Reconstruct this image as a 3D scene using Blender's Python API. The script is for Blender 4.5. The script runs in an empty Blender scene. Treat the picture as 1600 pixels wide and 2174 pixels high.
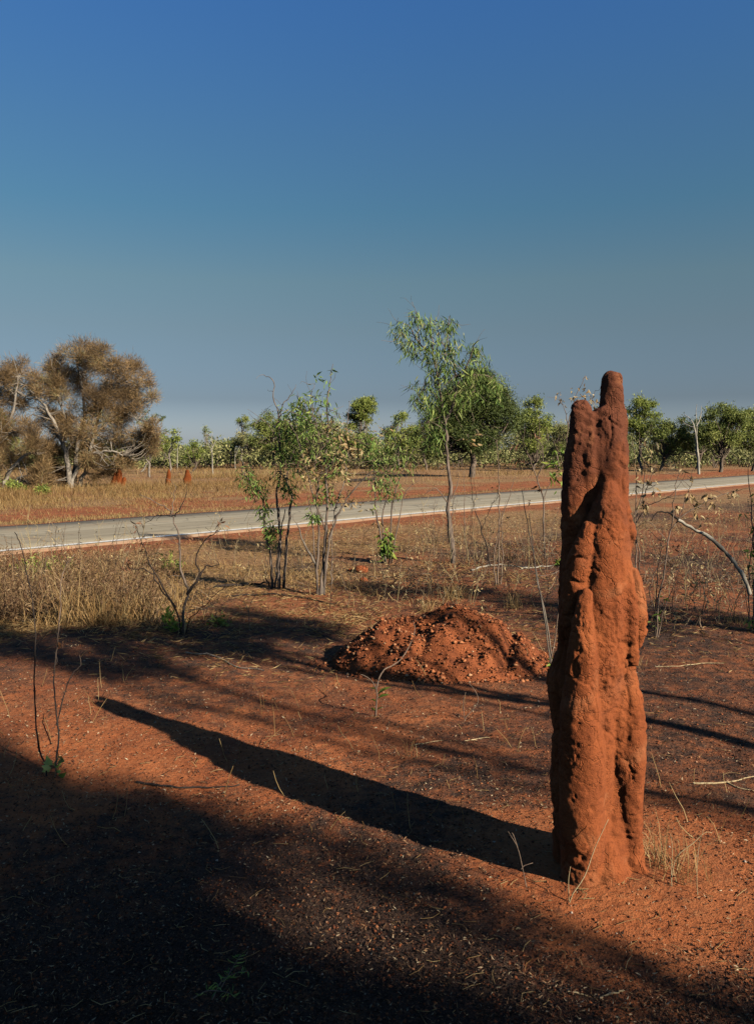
import bpy, math, random
import numpy as np
from mathutils import Vector, Matrix

# ------------------------------------------------------------------ camera, sky, sun, exposure
SC = bpy.context.scene
COL = SC.collection
F = 1700.0            # focal length in photo pixels (photo is 1600 x 2174)
CAMH = 1.60
PITCH = math.atan(132.0 / F)
cam_d = bpy.data.cameras.new('camera')
cam_d.sensor_fit = 'VERTICAL'
cam_d.sensor_height = 24.0
cam_d.lens = 24.0 * F / 2174.0
cam_d.clip_start = 0.05
cam_d.clip_end = 6000.0
cam = bpy.data.objects.new('camera', cam_d)
cam.location = (0, 0, CAMH)
cam.rotation_euler = (math.pi / 2 - PITCH, 0, 0)
COL.objects.link(cam)
SC.camera = cam

SUN_EL = math.radians(28.8)
SUN_H = np.array([0.784, -0.621])              # horizontal direction towards the sun
SUN_H = SUN_H / np.linalg.norm(SUN_H)
SUN_AZ = math.atan2(SUN_H[0], SUN_H[1])
TAN_EL = math.tan(SUN_EL)

world = bpy.data.worlds.new('World')
SC.world = world
world.use_nodes = True
wn = world.node_tree.nodes
wl = world.node_tree.links
wn.clear()
w_out = wn.new('ShaderNodeOutputWorld')
w_bg = wn.new('ShaderNodeBackground')
w_sky = wn.new('ShaderNodeTexSky')
w_sky.sky_type = 'NISHITA'
w_sky.sun_disc = False
w_sky.sun_elevation = SUN_EL
w_sky.sun_rotation = SUN_AZ
w_sky.altitude = 200.0
w_sky.air_density = 1.0
w_sky.dust_density = 1.0
w_sky.ozone_density = 6.0
w_bg.inputs['Strength'].default_value = 0.05
# the dry-season air: a deep blue above, greying towards the horizon, the same all the way round
w_tc = wn.new('ShaderNodeTexCoord')
w_sep = wn.new('ShaderNodeSeparateXYZ')
w_rmp = wn.new('ShaderNodeValToRGB')
SKY_TINT = [(0.0, (1.40, 1.32, 1.46)), (0.015, (1.24, 1.17, 1.30)), (0.061, (0.78, 0.70, 0.72)), (0.146, (1.00, 0.84, 0.66)),
            (0.20, (1.06, 0.97, 0.71)), (0.277, (0.84, 1.06, 0.89)), (0.349, (0.84, 1.12, 1.08)), (0.468, (0.78, 1.22, 1.46))]
w_el = w_rmp.color_ramp.elements
while len(w_el) < len(SKY_TINT): w_el.new(0.5)
for e_, (p_, c_) in zip(w_el, SKY_TINT): e_.position = p_; e_.color = (*[0.66 * q_ for q_ in c_], 1)
w_mul = wn.new('ShaderNodeMix'); w_mul.data_type = 'RGBA'; w_mul.blend_type = 'MULTIPLY'; w_mul.inputs[0].default_value = 1.0
wl.new(w_tc.outputs['Generated'], w_sep.inputs[0]); wl.new(w_sep.outputs[2], w_rmp.inputs[0])
wl.new(w_sky.outputs[0], w_mul.inputs[6]); wl.new(w_rmp.outputs[0], w_mul.inputs[7])
wl.new(w_mul.outputs[2], w_bg.inputs['Color'])
wl.new(w_bg.outputs[0], w_out.inputs['Surface'])

sun_d = bpy.data.lights.new('sun', 'SUN')
sun_d.energy = 5.0
sun_d.angle = math.radians(0.55)
sun_d.color = (1.0, 0.89, 0.74)
sun = bpy.data.objects.new('sun', sun_d)
sdir = Vector((-SUN_H[0] * math.cos(SUN_EL), -SUN_H[1] * math.cos(SUN_EL), -math.sin(SUN_EL)))
sun.rotation_euler = sdir.to_track_quat('-Z', 'Y').to_euler()
sun.location = (10, -8, 12)
COL.objects.link(sun)

SC.view_settings.view_transform = 'Standard'
SC.view_settings.look = 'None'
SC.view_settings.exposure = 1.36
SC.view_settings.gamma = 1.0
SC.view_settings.use_curve_mapping = False
SC.render.engine = 'CYCLES'
SC.cycles.diffuse_bounces = 0
SC.cycles.max_bounces = 4
SC.cycles.transparent_max_bounces = 4

# ------------------------------------------------------------------ helpers
RS = np.random.RandomState
ca, sa = math.cos(PITCH), math.sin(PITCH)

def ray(x, y):
    cx = (x - 800.0) / F
    cy = (1087.0 - y) / F
    return np.array([cx, ca + cy * sa, -sa + cy * ca])

def at(x, y, d):
    """the point seen at photo pixel x, y, at forward distance d"""
    r = ray(x, y)
    r = r * (d / r[1])
    return np.array([r[0], r[1], CAMH + r[2]])

def gnd(x, y):
    """the ground point seen at photo pixel x, y"""
    r = ray(x, y)
    r = r * (CAMH / -r[2])
    return np.array([r[0], r[1], 0.0])

def unit(v):
    v = np.asarray(v, float)
    return v / (np.linalg.norm(v, axis=-1, keepdims=True) + 1e-9)

_lat = RS(7).rand(64, 64, 64).astype(np.float32)

def vnoise3(p):
    p = np.asarray(p, np.float64)
    i = np.floor(p).astype(np.int64)
    f = p - i
    f = f * f * (3 - 2 * f)
    a = i & 63
    b = (i + 1) & 63
    x0, y0, z0 = a[..., 0], a[..., 1], a[..., 2]
    x1, y1, z1 = b[..., 0], b[..., 1], b[..., 2]
    fx, fy, fz = f[..., 0], f[..., 1], f[..., 2]
    L = _lat
    c00 = L[x0, y0, z0] * (1 - fx) + L[x1, y0, z0] * fx
    c10 = L[x0, y1, z0] * (1 - fx) + L[x1, y1, z0] * fx
    c01 = L[x0, y0, z1] * (1 - fx) + L[x1, y0, z1] * fx
    c11 = L[x0, y1, z1] * (1 - fx) + L[x1, y1, z1] * fx
    return (c00 * (1 - fy) + c10 * fy) * (1 - fz) + (c01 * (1 - fy) + c11 * fy) * fz

def noise2(x, y, s=1.0, seed=0.0, octv=3):
    """fractal value noise about 0, range near -1..1"""
    x = np.asarray(x, float); y = np.asarray(y, float)
    out = 0; amp = 1.0; tot = 0
    for o in range(octv):
        p = np.stack([x * s + 13.7 * o + seed, y * s + 7.3 * o - seed, np.full_like(x * s, seed * 1.7 + o * 3.1)], -1)
        out = out + amp * (vnoise3(p) * 2 - 1); tot += amp
        amp *= 0.5; s *= 2.03
    return out / tot * 1.6

def sstep(a, b, x):
    t = np.clip((np.asarray(x, float) - a) / (b - a), 0, 1)
    return t * t * (3 - 2 * t)

class MB:
    """collects geometry; build() links it as ONE mesh object"""
    def __init__(s):
        s.v = []; s.q = []; s.t = []; s.a = []; s.n = 0
    def add(s, v, q=None, t=None, a=0.5):
        v = np.asarray(v, np.float32).reshape(-1, 3)
        if q is not None and len(q): s.q.append(np.asarray(q, np.int32).reshape(-1, 4) + s.n)
        if t is not None and len(t): s.t.append(np.asarray(t, np.int32).reshape(-1, 3) + s.n)
        s.v.append(v)
        s.a.append(np.broadcast_to(np.asarray(a, np.float32), (len(v),)))
        s.n += len(v)
    def mesh(s, name, mat, smooth=False):
        me = bpy.data.meshes.new(name)
        if s.n == 0: return me
        v = np.concatenate(s.v)
        q = np.concatenate(s.q) if s.q else np.zeros((0, 4), np.int32)
        t = np.concatenate(s.t) if s.t else np.zeros((0, 3), np.int32)
        me.vertices.add(len(v)); me.vertices.foreach_set('co', v.ravel())
        nl = 4 * len(q) + 3 * len(t)
        me.loops.add(nl)
        me.loops.foreach_set('vertex_index', np.concatenate([q.ravel(), t.ravel()]))
        me.polygons.add(len(q) + len(t))
        me.polygons.foreach_set('loop_start', np.concatenate([np.arange(len(q)) * 4, 4 * len(q) + np.arange(len(t)) * 3]).astype(np.int32))
        if smooth: me.polygons.foreach_set('use_smooth', np.ones(len(q) + len(t), bool))
        at_ = me.attributes.new('rnd', 'FLOAT', 'POINT')
        at_.data.foreach_set('value', np.concatenate(s.a).astype(np.float32))
        me.update(calc_edges=True)
        me.validate()
        if mat: me.materials.append(mat)
        return me
    def build(s, name, mat, parent=None, smooth=False):
        o = bpy.data.objects.new(name, s.mesh(name, mat, smooth))
        COL.objects.link(o)
        if parent is not None:
            o.parent = parent
            o.matrix_parent_inverse = Matrix.Translation(-Vector(parent.location))
        return o

def tag(o, label=None, cat=None, group=None, kind=None):
    if label: o['label'] = label
    if cat: o['category'] = cat
    if group: o['group'] = group
    if kind: o['kind'] = kind
    return o

def thing(name, loc, label, cat, group=None):
    o = bpy.data.objects.new(name, None)
    o.empty_display_size = 0.1
    o.location = [float(c) for c in loc]
    COL.objects.link(o)
    return tag(o, label, cat, group)

def tube(mb, P, R, n=6, a=0.5):
    P = np.asarray(P, float); R = np.asarray(R, float)
    k = len(P)
    T = unit(np.gradient(P, axis=0))
    ref = np.array([0.31, 0.22, 0.92]) if abs(T[:, 2]).mean() < 0.8 else np.array([0.95, 0.25, 0.1])
    A = unit(np.cross(T, ref)); B = np.cross(T, A)
    th = np.arange(n) * 2 * math.pi / n
    V = P[:, None] + R[:, None, None] * (np.cos(th)[None, :, None] * A[:, None] + np.sin(th)[None, :, None] * B[:, None])
    i = np.arange(k - 1)[:, None] * n; j = np.arange(n)[None, :]; j2 = (j + 1) % n
    Q = np.stack([i + j, i + j2, i + n + j2, i + n + j], -1).reshape(-1, 4)
    V = np.concatenate([V.reshape(-1, 3), P[-1:] + T[-1:] * R[-1]])
    tip = k * n
    Tq = np.stack([(k - 1) * n + np.arange(n), (k - 1) * n + (np.arange(n) + 1) % n, np.full(n, tip)], -1)
    mb.add(V, Q, Tq, a)

def smooth_line(P, sub=4, wig=0.0, rng=None):
    P = np.asarray(P, float)
    E = np.concatenate([2 * P[:1] - P[1:2], P, 2 * P[-1:] - P[-2:-1]])
    out = []
    for i in range(len(P) - 1):
        p0, p1, p2, p3 = E[i:i + 4]
        for t in np.linspace(0, 1, sub, endpoint=False):
            out.append(0.5 * (2 * p1 + (p2 - p0) * t + (2 * p0 - 5 * p1 + 4 * p2 - p3) * t * t + (3 * p1 - p0 - 3 * p2 + p3) * t ** 3))
    out.append(P[-1])
    out = np.array(out)
    if wig and rng is not None:
        w = rng.randn(*out.shape) * wig
        w[0] = 0
        out = out + w
    return out

def leaves(mb, P, D, L, W, rng, a=None, fold=0.15, bend=0.1):
    n = len(P)
    if n == 0: return
    D = unit(D)
    S = unit(np.cross(D, rng.randn(n, 3)))
    N = np.cross(S, D)
    L = np.broadcast_to(np.asarray(L, float), (n,))[:, None]
    W = np.broadcast_to(np.asarray(W, float), (n,))[:, None]
    m = P + 0.42 * L * D
    v = np.stack([P, m + 0.5 * W * S + fold * W * N, P + L * D - bend * L * N, m - 0.5 * W * S + fold * W * N], 1)
    b = np.arange(n)[:, None] * 4
    t = np.concatenate([b + np.array([[0, 1, 2]]), b + np.array([[0, 2, 3]])])
    if a is None: a = rng.rand(n)
    mb.add(v.reshape(-1, 3), None, t, np.repeat(np.asarray(a, float), 4))

def blades(mb, P, H, lean, W, rng, a=None, curve=0.5):
    """grass: base pair, middle pair, tip"""
    n = len(P)
    if n == 0: return
    ph = rng.rand(n) * 2 * math.pi
    side = np.stack([np.cos(ph), np.sin(ph), np.zeros(n)], -1)
    lean = np.asarray(lean, float)
    H = np.broadcast_to(np.asarray(H, float), (n,))[:, None]
    W = np.broadcast_to(np.asarray(W, float), (n,))[:, None]
    up = np.array([[0, 0, 1.0]])
    mid = P + H * (0.55 * up + lean * 0.4)
    tip = P + H * (up * (1 - curve * np.linalg.norm(lean, axis=1, keepdims=True) * 0.6) + lean)
    v = np.stack([P - side * W * .5, P + side * W * .5, mid + side * W * .4, mid - side * W * .4, tip], 1)
    b = np.arange(n)[:, None] * 5
    if a is None: a = rng.rand(n)
    mb.add(v.reshape(-1, 3), b + np.array([[0, 1, 2, 3]]), b + np.array([[3, 2, 4]]), np.repeat(np.asarray(a, float), 5))

def rocks(mb, P, S, rng, a=None, flat=0.7):
    """small angular stones, 8 triangles each"""
    n = len(P)
    base = np.array([[1, 0, 0], [0, 1, 0], [-1, 0, 0], [0, -1, 0], [0, 0, 1], [0, 0, -1]], float)
    v = base[None] * (0.65 + 0.7 * rng.rand(n, 6, 1)) + rng.randn(n, 6, 3) * 0.18
    th = rng.rand(n) * 6.283
    c, s = np.cos(th)[:, None], np.sin(th)[:, None]
    v = np.stack([v[..., 0] * c - v[..., 1] * s, v[..., 0] * s + v[..., 1] * c, v[..., 2] * flat], -1)
    v = v * np.broadcast_to(np.asarray(S, float), (n,))[:, None, None] * 0.5 + P[:, None]
    t = np.array([[0, 1, 4], [1, 2, 4], [2, 3, 4], [3, 0, 4], [1, 0, 5], [2, 1, 5], [3, 2, 5], [0, 3, 5]])
    b = np.arange(n)[:, None, None] * 6
    if a is None: a = rng.rand(n)
    mb.add(v.reshape(-1, 3), None, (b + t[None]).reshape(-1, 3), np.repeat(np.asarray(a, float), 6))

# ------------------------------------------------------------------ materials
def new_mat(name, rough=0.9):
    m = bpy.data.materials.new(name); m.use_nodes = True
    nt = m.node_tree; n = nt.nodes
    b = n['Principled BSDF']
    b.inputs['Roughness'].default_value = rough
    b.inputs['Specular IOR Level'].default_value = 0.15
    return m, nt, b

def node(nt, typ, **kw):
    n = nt.nodes.new(typ)
    for k, v in kw.items():
        if k in n.inputs: n.inputs[k].default_value = v
        else: setattr(n, k, v)
    return n

def ramp(nt, fac, stops, interp='LINEAR'):
    r = nt.nodes.new('ShaderNodeValToRGB')
    r.color_ramp.interpolation = interp
    el = r.color_ramp.elements
    while len(el) < len(stops): el.new(0.5)
    for e, (p, c) in zip(el, stops):
        e.position = p
        e.color = (*c, 1) if len(c) == 3 else c
    nt.links.new(fac, r.inputs[0])
    return r.outputs[0]

def mixc(nt, fac, a, b, mode='MIX'):
    m = nt.nodes.new('ShaderNodeMix'); m.data_type = 'RGBA'; m.blend_type = mode
    for s, v in ((m.inputs[0], fac), (m.inputs[6], a), (m.inputs[7], b)):
        if isinstance(v, (int, float)): s.default_value = v
        elif isinstance(v, tuple): s.default_value = (*v, 1)
        else: nt.links.new(v, s)
    return m.outputs[2]

def math_n(nt, op, a, b=None, c=None, clamp=False):
    m = nt.nodes.new('ShaderNodeMath'); m.operation = op; m.use_clamp = clamp
    for i, v in enumerate((a, b, c)):
        if v is None: continue
        if isinstance(v, (int, float)): m.inputs[i].default_value = v
        else: nt.links.new(v, m.inputs[i])
    return m.outputs[0]

def tex_noise(nt, scale, detail=6, rough=0.6, vec=None, dist=0.0):
    t = nt.nodes.new('ShaderNodeTexNoise')
    t.inputs['Scale'].default_value = scale
    t.inputs['Detail'].default_value = detail
    t.inputs['Roughness'].default_value = rough
    t.inputs['Distortion'].default_value = dist
    if vec is not None: nt.links.new(vec, t.inputs['Vector'])
    return t.outputs['Fac']

def geo_pos(nt):
    return nt.nodes.new('ShaderNodeNewGeometry').outputs['Position']

def attr(nt, name):
    a = nt.nodes.new('ShaderNodeAttribute'); a.attribute_name = name
    return a.outputs['Fac']

LEAF_GAIN = {'leaf_green': (1.40, 1.52, 1.45), 'leaf_green_one': (1.40, 1.52, 1.45), 'leaf_fresh_one': (1.2, 1.2, 1.0), 'far_bright': (1.6, 1.45, 1.3), 'far_mid': (1.8, 1.62, 1.45), 'far_dark': (1.7, 1.58, 1.45), 'far_olive': (1.6, 1.55, 1.5), 'sheoak': (1.38, 1.48, 1.45), 'leaf_cream_one': (.88, .80, .66), 'leaf_cream': (.88, .80, .66), 'grass_straw': (1.08, .97, .82)}
def foliage_mat(name, stops, trans=0.35, use_obj=False, rough=0.6):
    """leaf material: per-leaf random tint, light passes through"""
    m = bpy.data.materials.new(name); m.use_nodes = True
    nt = m.node_tree; nt.nodes.clear()
    out = nt.nodes.new('ShaderNodeOutputMaterial')
    if use_obj: fac = nt.nodes.new('ShaderNodeObjectInfo').outputs['Random']
    else: fac = attr(nt, 'rnd')
    gn = LEAF_GAIN.get(name, (1, 1, 1))
    col = ramp(nt, fac, [(p_, tuple(a_ * b_ for a_, b_ in zip(c_, gn))) for p_, c_ in stops])
    d = nt.nodes.new('ShaderNodeBsdfPrincipled')
    d.inputs['Roughness'].default_value = rough
    d.inputs['Specular IOR Level'].default_value = 0.25
    t = nt.nodes.new('ShaderNodeBsdfTranslucent')
    nt.links.new(col, d.inputs['Base Color']); nt.links.new(col, t.inputs['Color'])
    mx = nt.nodes.new('ShaderNodeMixShader'); mx.inputs[0].default_value = trans
    nt.links.new(d.outputs[0], mx.inputs[1]); nt.links.new(t.outputs[0], mx.inputs[2])
    nt.links.new(mx.outputs[0], out.inputs['Surface'])
    return m

def bark_mat(name, dark, light, scale=18.0, stretch=0.25, low_char=None):
    m, nt, b = new_mat(name, 0.9)
    p = geo_pos(nt)
    mp = nt.nodes.new('ShaderNodeMapping'); mp.inputs['Scale'].default_value = (1, 1, stretch)
    nt.links.new(p, mp.inputs['Vector'])
    f = tex_noise(nt, scale, 6, 0.65, mp.outputs[0])
    col = ramp(nt, f, [(0.35, dark), (0.62, light)])
    if low_char:                                            # fire-blackened foot of the stems, rising to a ragged line
        sp = nt.nodes.new('ShaderNodeSeparateXYZ'); nt.links.new(p, sp.inputs[0])
        f2 = tex_noise(nt, 5.0, 3, 0.6, p)
        h = math_n(nt, 'MULTIPLY_ADD', f2, low_char * 2.2, -low_char * 0.75)
        k = math_n(nt, 'SUBTRACT', h, sp.outputs[2])
        k = math_n(nt, 'MULTIPLY', k, 6.0, clamp=True)
        col = mixc(nt, k, col, (0.018, 0.015, 0.014))
    nt.links.new(col, b.inputs['Base Color'])
    bp = nt.nodes.new('ShaderNodeBump'); bp.inputs['Strength'].default_value = 0.5; bp.inputs['Distance'].default_value = 0.01
    nt.links.new(f, bp.inputs['Height']); nt.links.new(bp.outputs[0], b.inputs['Normal'])
    return m

def tint_mat(name, stops, rough=0.9):
    m, nt, b = new_mat(name, rough)
    nt.links.new(ramp(nt, attr(nt, 'rnd'), stops), b.inputs['Base Color'])
    return m

M = {}
M['leaf_green'] = foliage_mat('leaf_green', [(0.0, (0.07, 0.12, 0.025)), (0.4, (0.15, 0.22, 0.045)), (0.8, (0.27, 0.32, 0.08)), (1.0, (0.38, 0.34, 0.13))], 0.4)
M['leaf_green_one'] = foliage_mat('leaf_green_one', [(0.0, (0.08, 0.14, 0.028)), (0.4, (0.17, 0.25, 0.05)), (0.8, (0.28, 0.34, 0.08)), (1.0, (0.38, 0.35, 0.13))], 0.4, True)
M['leaf_fresh_one'] = foliage_mat('leaf_fresh_one', [(0.0, (0.12, 0.22, 0.035)), (1.0, (0.30, 0.36, 0.07))], 0.35, True)
M['leaf_cream_one'] = foliage_mat('leaf_cream_one', [(0.0, (0.36, 0.24, 0.11)), (0.5, (0.52, 0.40, 0.22)), (1.0, (0.62, 0.54, 0.34))], 0.25, True)
M['leaf_brown_one'] = foliage_mat('leaf_brown_one', [(0.0, (0.12, 0.05, 0.025)), (1.0, (0.30, 0.14, 0.06))], 0.2, True)
M['leaf_cream'] = foliage_mat('leaf_cream', [(0.0, (0.30, 0.20, 0.09)), (0.5, (0.48, 0.36, 0.19)), (1.0, (0.60, 0.50, 0.30))], 0.25)
M['far_bright'] = foliage_mat('far_bright', [(0.0, (0.08, 0.12, 0.025)), (0.5, (0.18, 0.25, 0.05)), (1.0, (0.33, 0.38, 0.10))], 0.35)
M['far_mid'] = foliage_mat('far_mid', [(0.0, (0.06, 0.09, 0.02)), (0.5, (0.13, 0.18, 0.042)), (1.0, (0.25, 0.29, 0.085))], 0.3)
M['far_dark'] = foliage_mat('far_dark', [(0.0, (0.028, 0.045, 0.012)), (0.6, (0.07, 0.105, 0.026)), (1.0, (0.16, 0.20, 0.055))], 0.25)
M['far_olive'] = foliage_mat('far_olive', [(0.0, (0.09, 0.10, 0.035)), (0.5, (0.19, 0.21, 0.07)), (1.0, (0.33, 0.31, 0.13))], 0.3)
M['sheoak'] = foliage_mat('sheoak', [(0.0, (0.10, 0.06, 0.03)), (0.45, (0.23, 0.135, 0.06)), (0.8, (0.34, 0.20, 0.09)), (1.0, (0.30, 0.25, 0.11))], 0.25)
M['shade_leaf'] = foliage_mat('shade_leaf', [(0.0, (0.04, 0.06, 0.02)), (1.0, (0.10, 0.13, 0.04))], 0.1)
M['grass_gold'] = foliage_mat('grass_gold', [(0.0, (0.22, 0.11, 0.035)), (0.4, (0.38, 0.23, 0.08)), (0.8, (0.50, 0.35, 0.14)), (1.0, (0.26, 0.26, 0.08))], 0.3)
M['grass_straw'] = foliage_mat('grass_straw', [(0.0, (0.26, 0.15, 0.06)), (0.5, (0.42, 0.29, 0.13)), (1.0, (0.56, 0.45, 0.24))], 0.3)
M['grass_brown'] = foliage_mat('grass_brown', [(0.0, (0.10, 0.05, 0.025)), (0.5, (0.24, 0.13, 0.06)), (1.0, (0.40, 0.27, 0.13))], 0.25)
M['bark_pale'] = bark_mat('bark_pale', (0.10, 0.08, 0.065), (0.32, 0.27, 0.21))
M['bark_white'] = bark_mat('bark_white', (0.22, 0.19, 0.15), (0.45, 0.41, 0.33), 9.0)
M['bark_limb'] = bark_mat('bark_limb', (0.15, 0.125, 0.10), (0.38, 0.33, 0.265), 9.0)
M['bark_brown'] = bark_mat('bark_brown', (0.07, 0.05, 0.04), (0.24, 0.18, 0.13))
M['bark_stem'] = bark_mat('bark_stem', (0.075, 0.055, 0.045), (0.25, 0.19, 0.145), 30.0, 0.2, 0.28)
M['bark_char'] = bark_mat('bark_char', (0.012, 0.010, 0.009), (0.055, 0.040, 0.032), 24.0)
M['bark_twig'] = bark_mat('bark_twig', (0.11, 0.075, 0.055), (0.28, 0.20, 0.145), 40.0)
M['stick_straw'] = bark_mat('stick_straw', (0.34, 0.24, 0.12), (0.60, 0.47, 0.27), 40.0)

def mound_material(name, fine=1.0, tower_tone=True, tone=1.0):
    m, nt, b = new_mat(name, 0.95)
    p = geo_pos(nt)
    n1 = tex_noise(nt, 5.0 * fine, 7, 0.6, p)
    col = ramp(nt, n1, [(0.30, (0.215, 0.056, 0.018)), (0.55, (0.295, 0.080, 0.024)), (0.75, (0.375, 0.115, 0.037))])
    n2 = tex_noise(nt, 95.0 * fine, 4, 0.7, p)
    col = mixc(nt, 0.55, col, ramp(nt, n2, [(0.3, (0.45, 0.40, 0.38)), (0.5, (1, 1, 1)), (0.75, (1.2, 1.15, 1.05))]), 'MULTIPLY')
    if tower_tone:                                             # crust grows darker and browner towards the top
        sp = nt.nodes.new('ShaderNodeSeparateXYZ'); nt.links.new(p, sp.inputs[0])
        f3 = tex_noise(nt, 7.0, 5, 0.6, p)
        h = math_n(nt, 'MULTIPLY_ADD', f3, 0.9, -0.45)
        z = math_n(nt, 'ADD', sp.outputs[2], h)
        k = nt.nodes.new('ShaderNodeMapRange'); k.inputs[1].default_value = 1.32; k.inputs[2].default_value = 1.66
        k.inputs[3].default_value = 0.0; k.inputs[4].default_value = 0.82
        nt.links.new(z, k.inputs[0])
        col = mixc(nt, k.outputs[0], col, (0.110, 0.038, 0.021))
        n4 = tex_noise(nt, 3.2, 5, 0.65, p, 0.4)
        k4 = ramp(nt, n4, [(0.56, (0, 0, 0)), (0.68, (0.5, 0.5, 0.5))])
        col = mixc(nt, k4, col, (0.175, 0.058, 0.027))
        n5 = tex_noise(nt, 4.5, 7, 0.7, p, 0.8)
        k5 = ramp(nt, n5, [(0.54, (0, 0, 0)), (0.70, (0.75, 0.75, 0.75))])
        col = mixc(nt, k5, col, (0.40, 0.155, 0.065))
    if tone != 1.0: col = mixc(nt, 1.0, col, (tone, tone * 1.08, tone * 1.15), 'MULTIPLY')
    nt.links.new(col, b.inputs['Base Color'])
    vo = nt.nodes.new('ShaderNodeTexVoronoi'); vo.feature = 'DISTANCE_TO_EDGE'; vo.inputs['Scale'].default_value = 13.0 * fine
    wz = nt.nodes.new('ShaderNodeTexNoise'); wz.inputs['Scale'].default_value = 11.0 * fine; wz.inputs['Detail'].default_value = 5
    nt.links.new(p, wz.inputs['Vector'])
    vm = nt.nodes.new('ShaderNodeVectorMath'); vm.operation = 'MULTIPLY_ADD'
    vm.inputs[1].default_value = (0.22 / fine,) * 3
    nt.links.new(wz.outputs['Color'], vm.inputs[0]); nt.links.new(p, vm.inputs[2])
    nt.links.new(vm.outputs[0], vo.inputs['Vector'])
    crack = ramp(nt, vo.outputs['Distance'], [(0.0, (0, 0, 0)), (0.055, (1, 1, 1))])
    cm = tex_noise(nt, 6.0 * fine, 3, 0.5, p)
    cmask = ramp(nt, cm, [(0.47, (1, 1, 1)), (0.60, (0, 0, 0))])
    crack = mixc(nt, cmask, crack, (1, 1, 1))
    nf = tex_noise(nt, 150.0 * fine, 5, 0.75, p)
    nm = tex_noise(nt, 45.0 * fine, 5, 0.65, p)
    hsum = math_n(nt, 'MULTIPLY_ADD', nm, 1.6, nf)
    hsum = math_n(nt, 'MULTIPLY_ADD', crack, 1.1, hsum)
    bp = nt.nodes.new('ShaderNodeBump'); bp.inputs['Strength'].default_value = 0.6; bp.inputs['Distance'].default_value = 0.008 / fine
    nt.links.new(hsum, bp.inputs['Height']); nt.links.new(bp.outputs[0], b.inputs['Normal'])
    return m

M['mound'] = mound_material('mound_clay')
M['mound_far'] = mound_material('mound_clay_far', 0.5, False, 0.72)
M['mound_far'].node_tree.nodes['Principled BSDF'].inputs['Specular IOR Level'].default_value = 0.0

def ground_material():
    m, nt, b = new_mat('red_soil', 0.95)
    p = geo_pos(nt)
    burn_shade = attr(nt, 'burn'); straw = attr(nt, 'straw')
    big = tex_noise(nt, 1.7, 7, 0.65, p)
    soil = ramp(nt, big, [(0.30, (0.27, 0.074, 0.026)), (0.5, (0.42, 0.128, 0.042)), (0.72, (0.56, 0.195, 0.070))])
    mid = tex_noise(nt, 26.0, 6, 0.7, p)
    soil = mixc(nt, 0.7, soil, ramp(nt, mid, [(0.30, (0.50, 0.44, 0.42)), (0.5, (1, 1, 1)), (0.72, (1.2, 1.12, 1.05))]), 'MULTIPLY')
    fine = tex_noise(nt, 130.0, 3, 0.7, p)
    dn = tex_noise(nt, 2.6, 8, 0.72, p)
    fd = math_n(nt, 'ADD', attr(nt, 'dull'), math_n(nt, 'MULTIPLY_ADD', dn, 2.6, -1.35))
    fd = math_n(nt, 'MULTIPLY', fd, 1.0, clamp=True)
    dull = ramp(nt, fine, [(0.3, (0.085, 0.038, 0.020)), (0.52, (0.20, 0.088, 0.043)), (0.75, (0.34, 0.18, 0.095))])
    soil = mixc(nt, math_n(nt, 'MULTIPLY', fd, 0.85), soil, dull)
    # straw scraps
    sc = ramp(nt, fine, [(0.35, (0.20, 0.11, 0.05)), (0.55, (0.36, 0.22, 0.10)), (0.75, (0.50, 0.37, 0.20))])
    fs = math_n(nt, 'ADD', straw, math_n(nt, 'MULTIPLY_ADD', mid, 1.8, -1.15))
    fs = math_n(nt, 'MULTIPLY', fs, 1.8, clamp=True)
    col = mixc(nt, math_n(nt, 'MULTIPLY', fs, 0.85), soil, sc)
    # char and ash, with painted shade in the foreground
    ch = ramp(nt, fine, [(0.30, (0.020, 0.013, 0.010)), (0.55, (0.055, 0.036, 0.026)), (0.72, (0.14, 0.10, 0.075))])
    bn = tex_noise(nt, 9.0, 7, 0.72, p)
    fb = math_n(nt, 'ADD', burn_shade, math_n(nt, 'MULTIPLY_ADD', bn, 2.4, -1.42))
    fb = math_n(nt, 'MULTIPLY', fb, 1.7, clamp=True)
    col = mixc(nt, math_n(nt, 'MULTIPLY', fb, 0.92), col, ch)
    nt.links.new(col, b.inputs['Base Color'])
    hs = math_n(nt, 'MULTIPLY_ADD', mid, 3.0, fine)
    bp = nt.nodes.new('ShaderNodeBump'); bp.inputs['Strength'].default_value = 0.8; bp.inputs['Distance'].default_value = 0.012
    nt.links.new(hs, bp.inputs['Height']); nt.links.new(bp.outputs[0], b.inputs['Normal'])
    return m
M['ground'] = ground_material()

# ------------------------------------------------------------------ layout of road and ground
RN = gnd(0, 1176); RN2 = gnd(1200, 1064)
RU = unit((RN2 - RN)[:2])                       # direction the road runs
RV = np.array([-RU[1], RU[0]])                  # across it, away from the camera
RW = float(np.dot(gnd(0, 1119)[:2] - RN[:2], RV))
MC = at(1275, 1500, 2.95)                       # axis of the tall termite mound
MX, MY = MC[0], MC[1]

def road_v(x, y):
    return (np.asarray(x) - RN[0]) * RV[0] + (np.asarray(y) - RN[1]) * RV[1]

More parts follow.
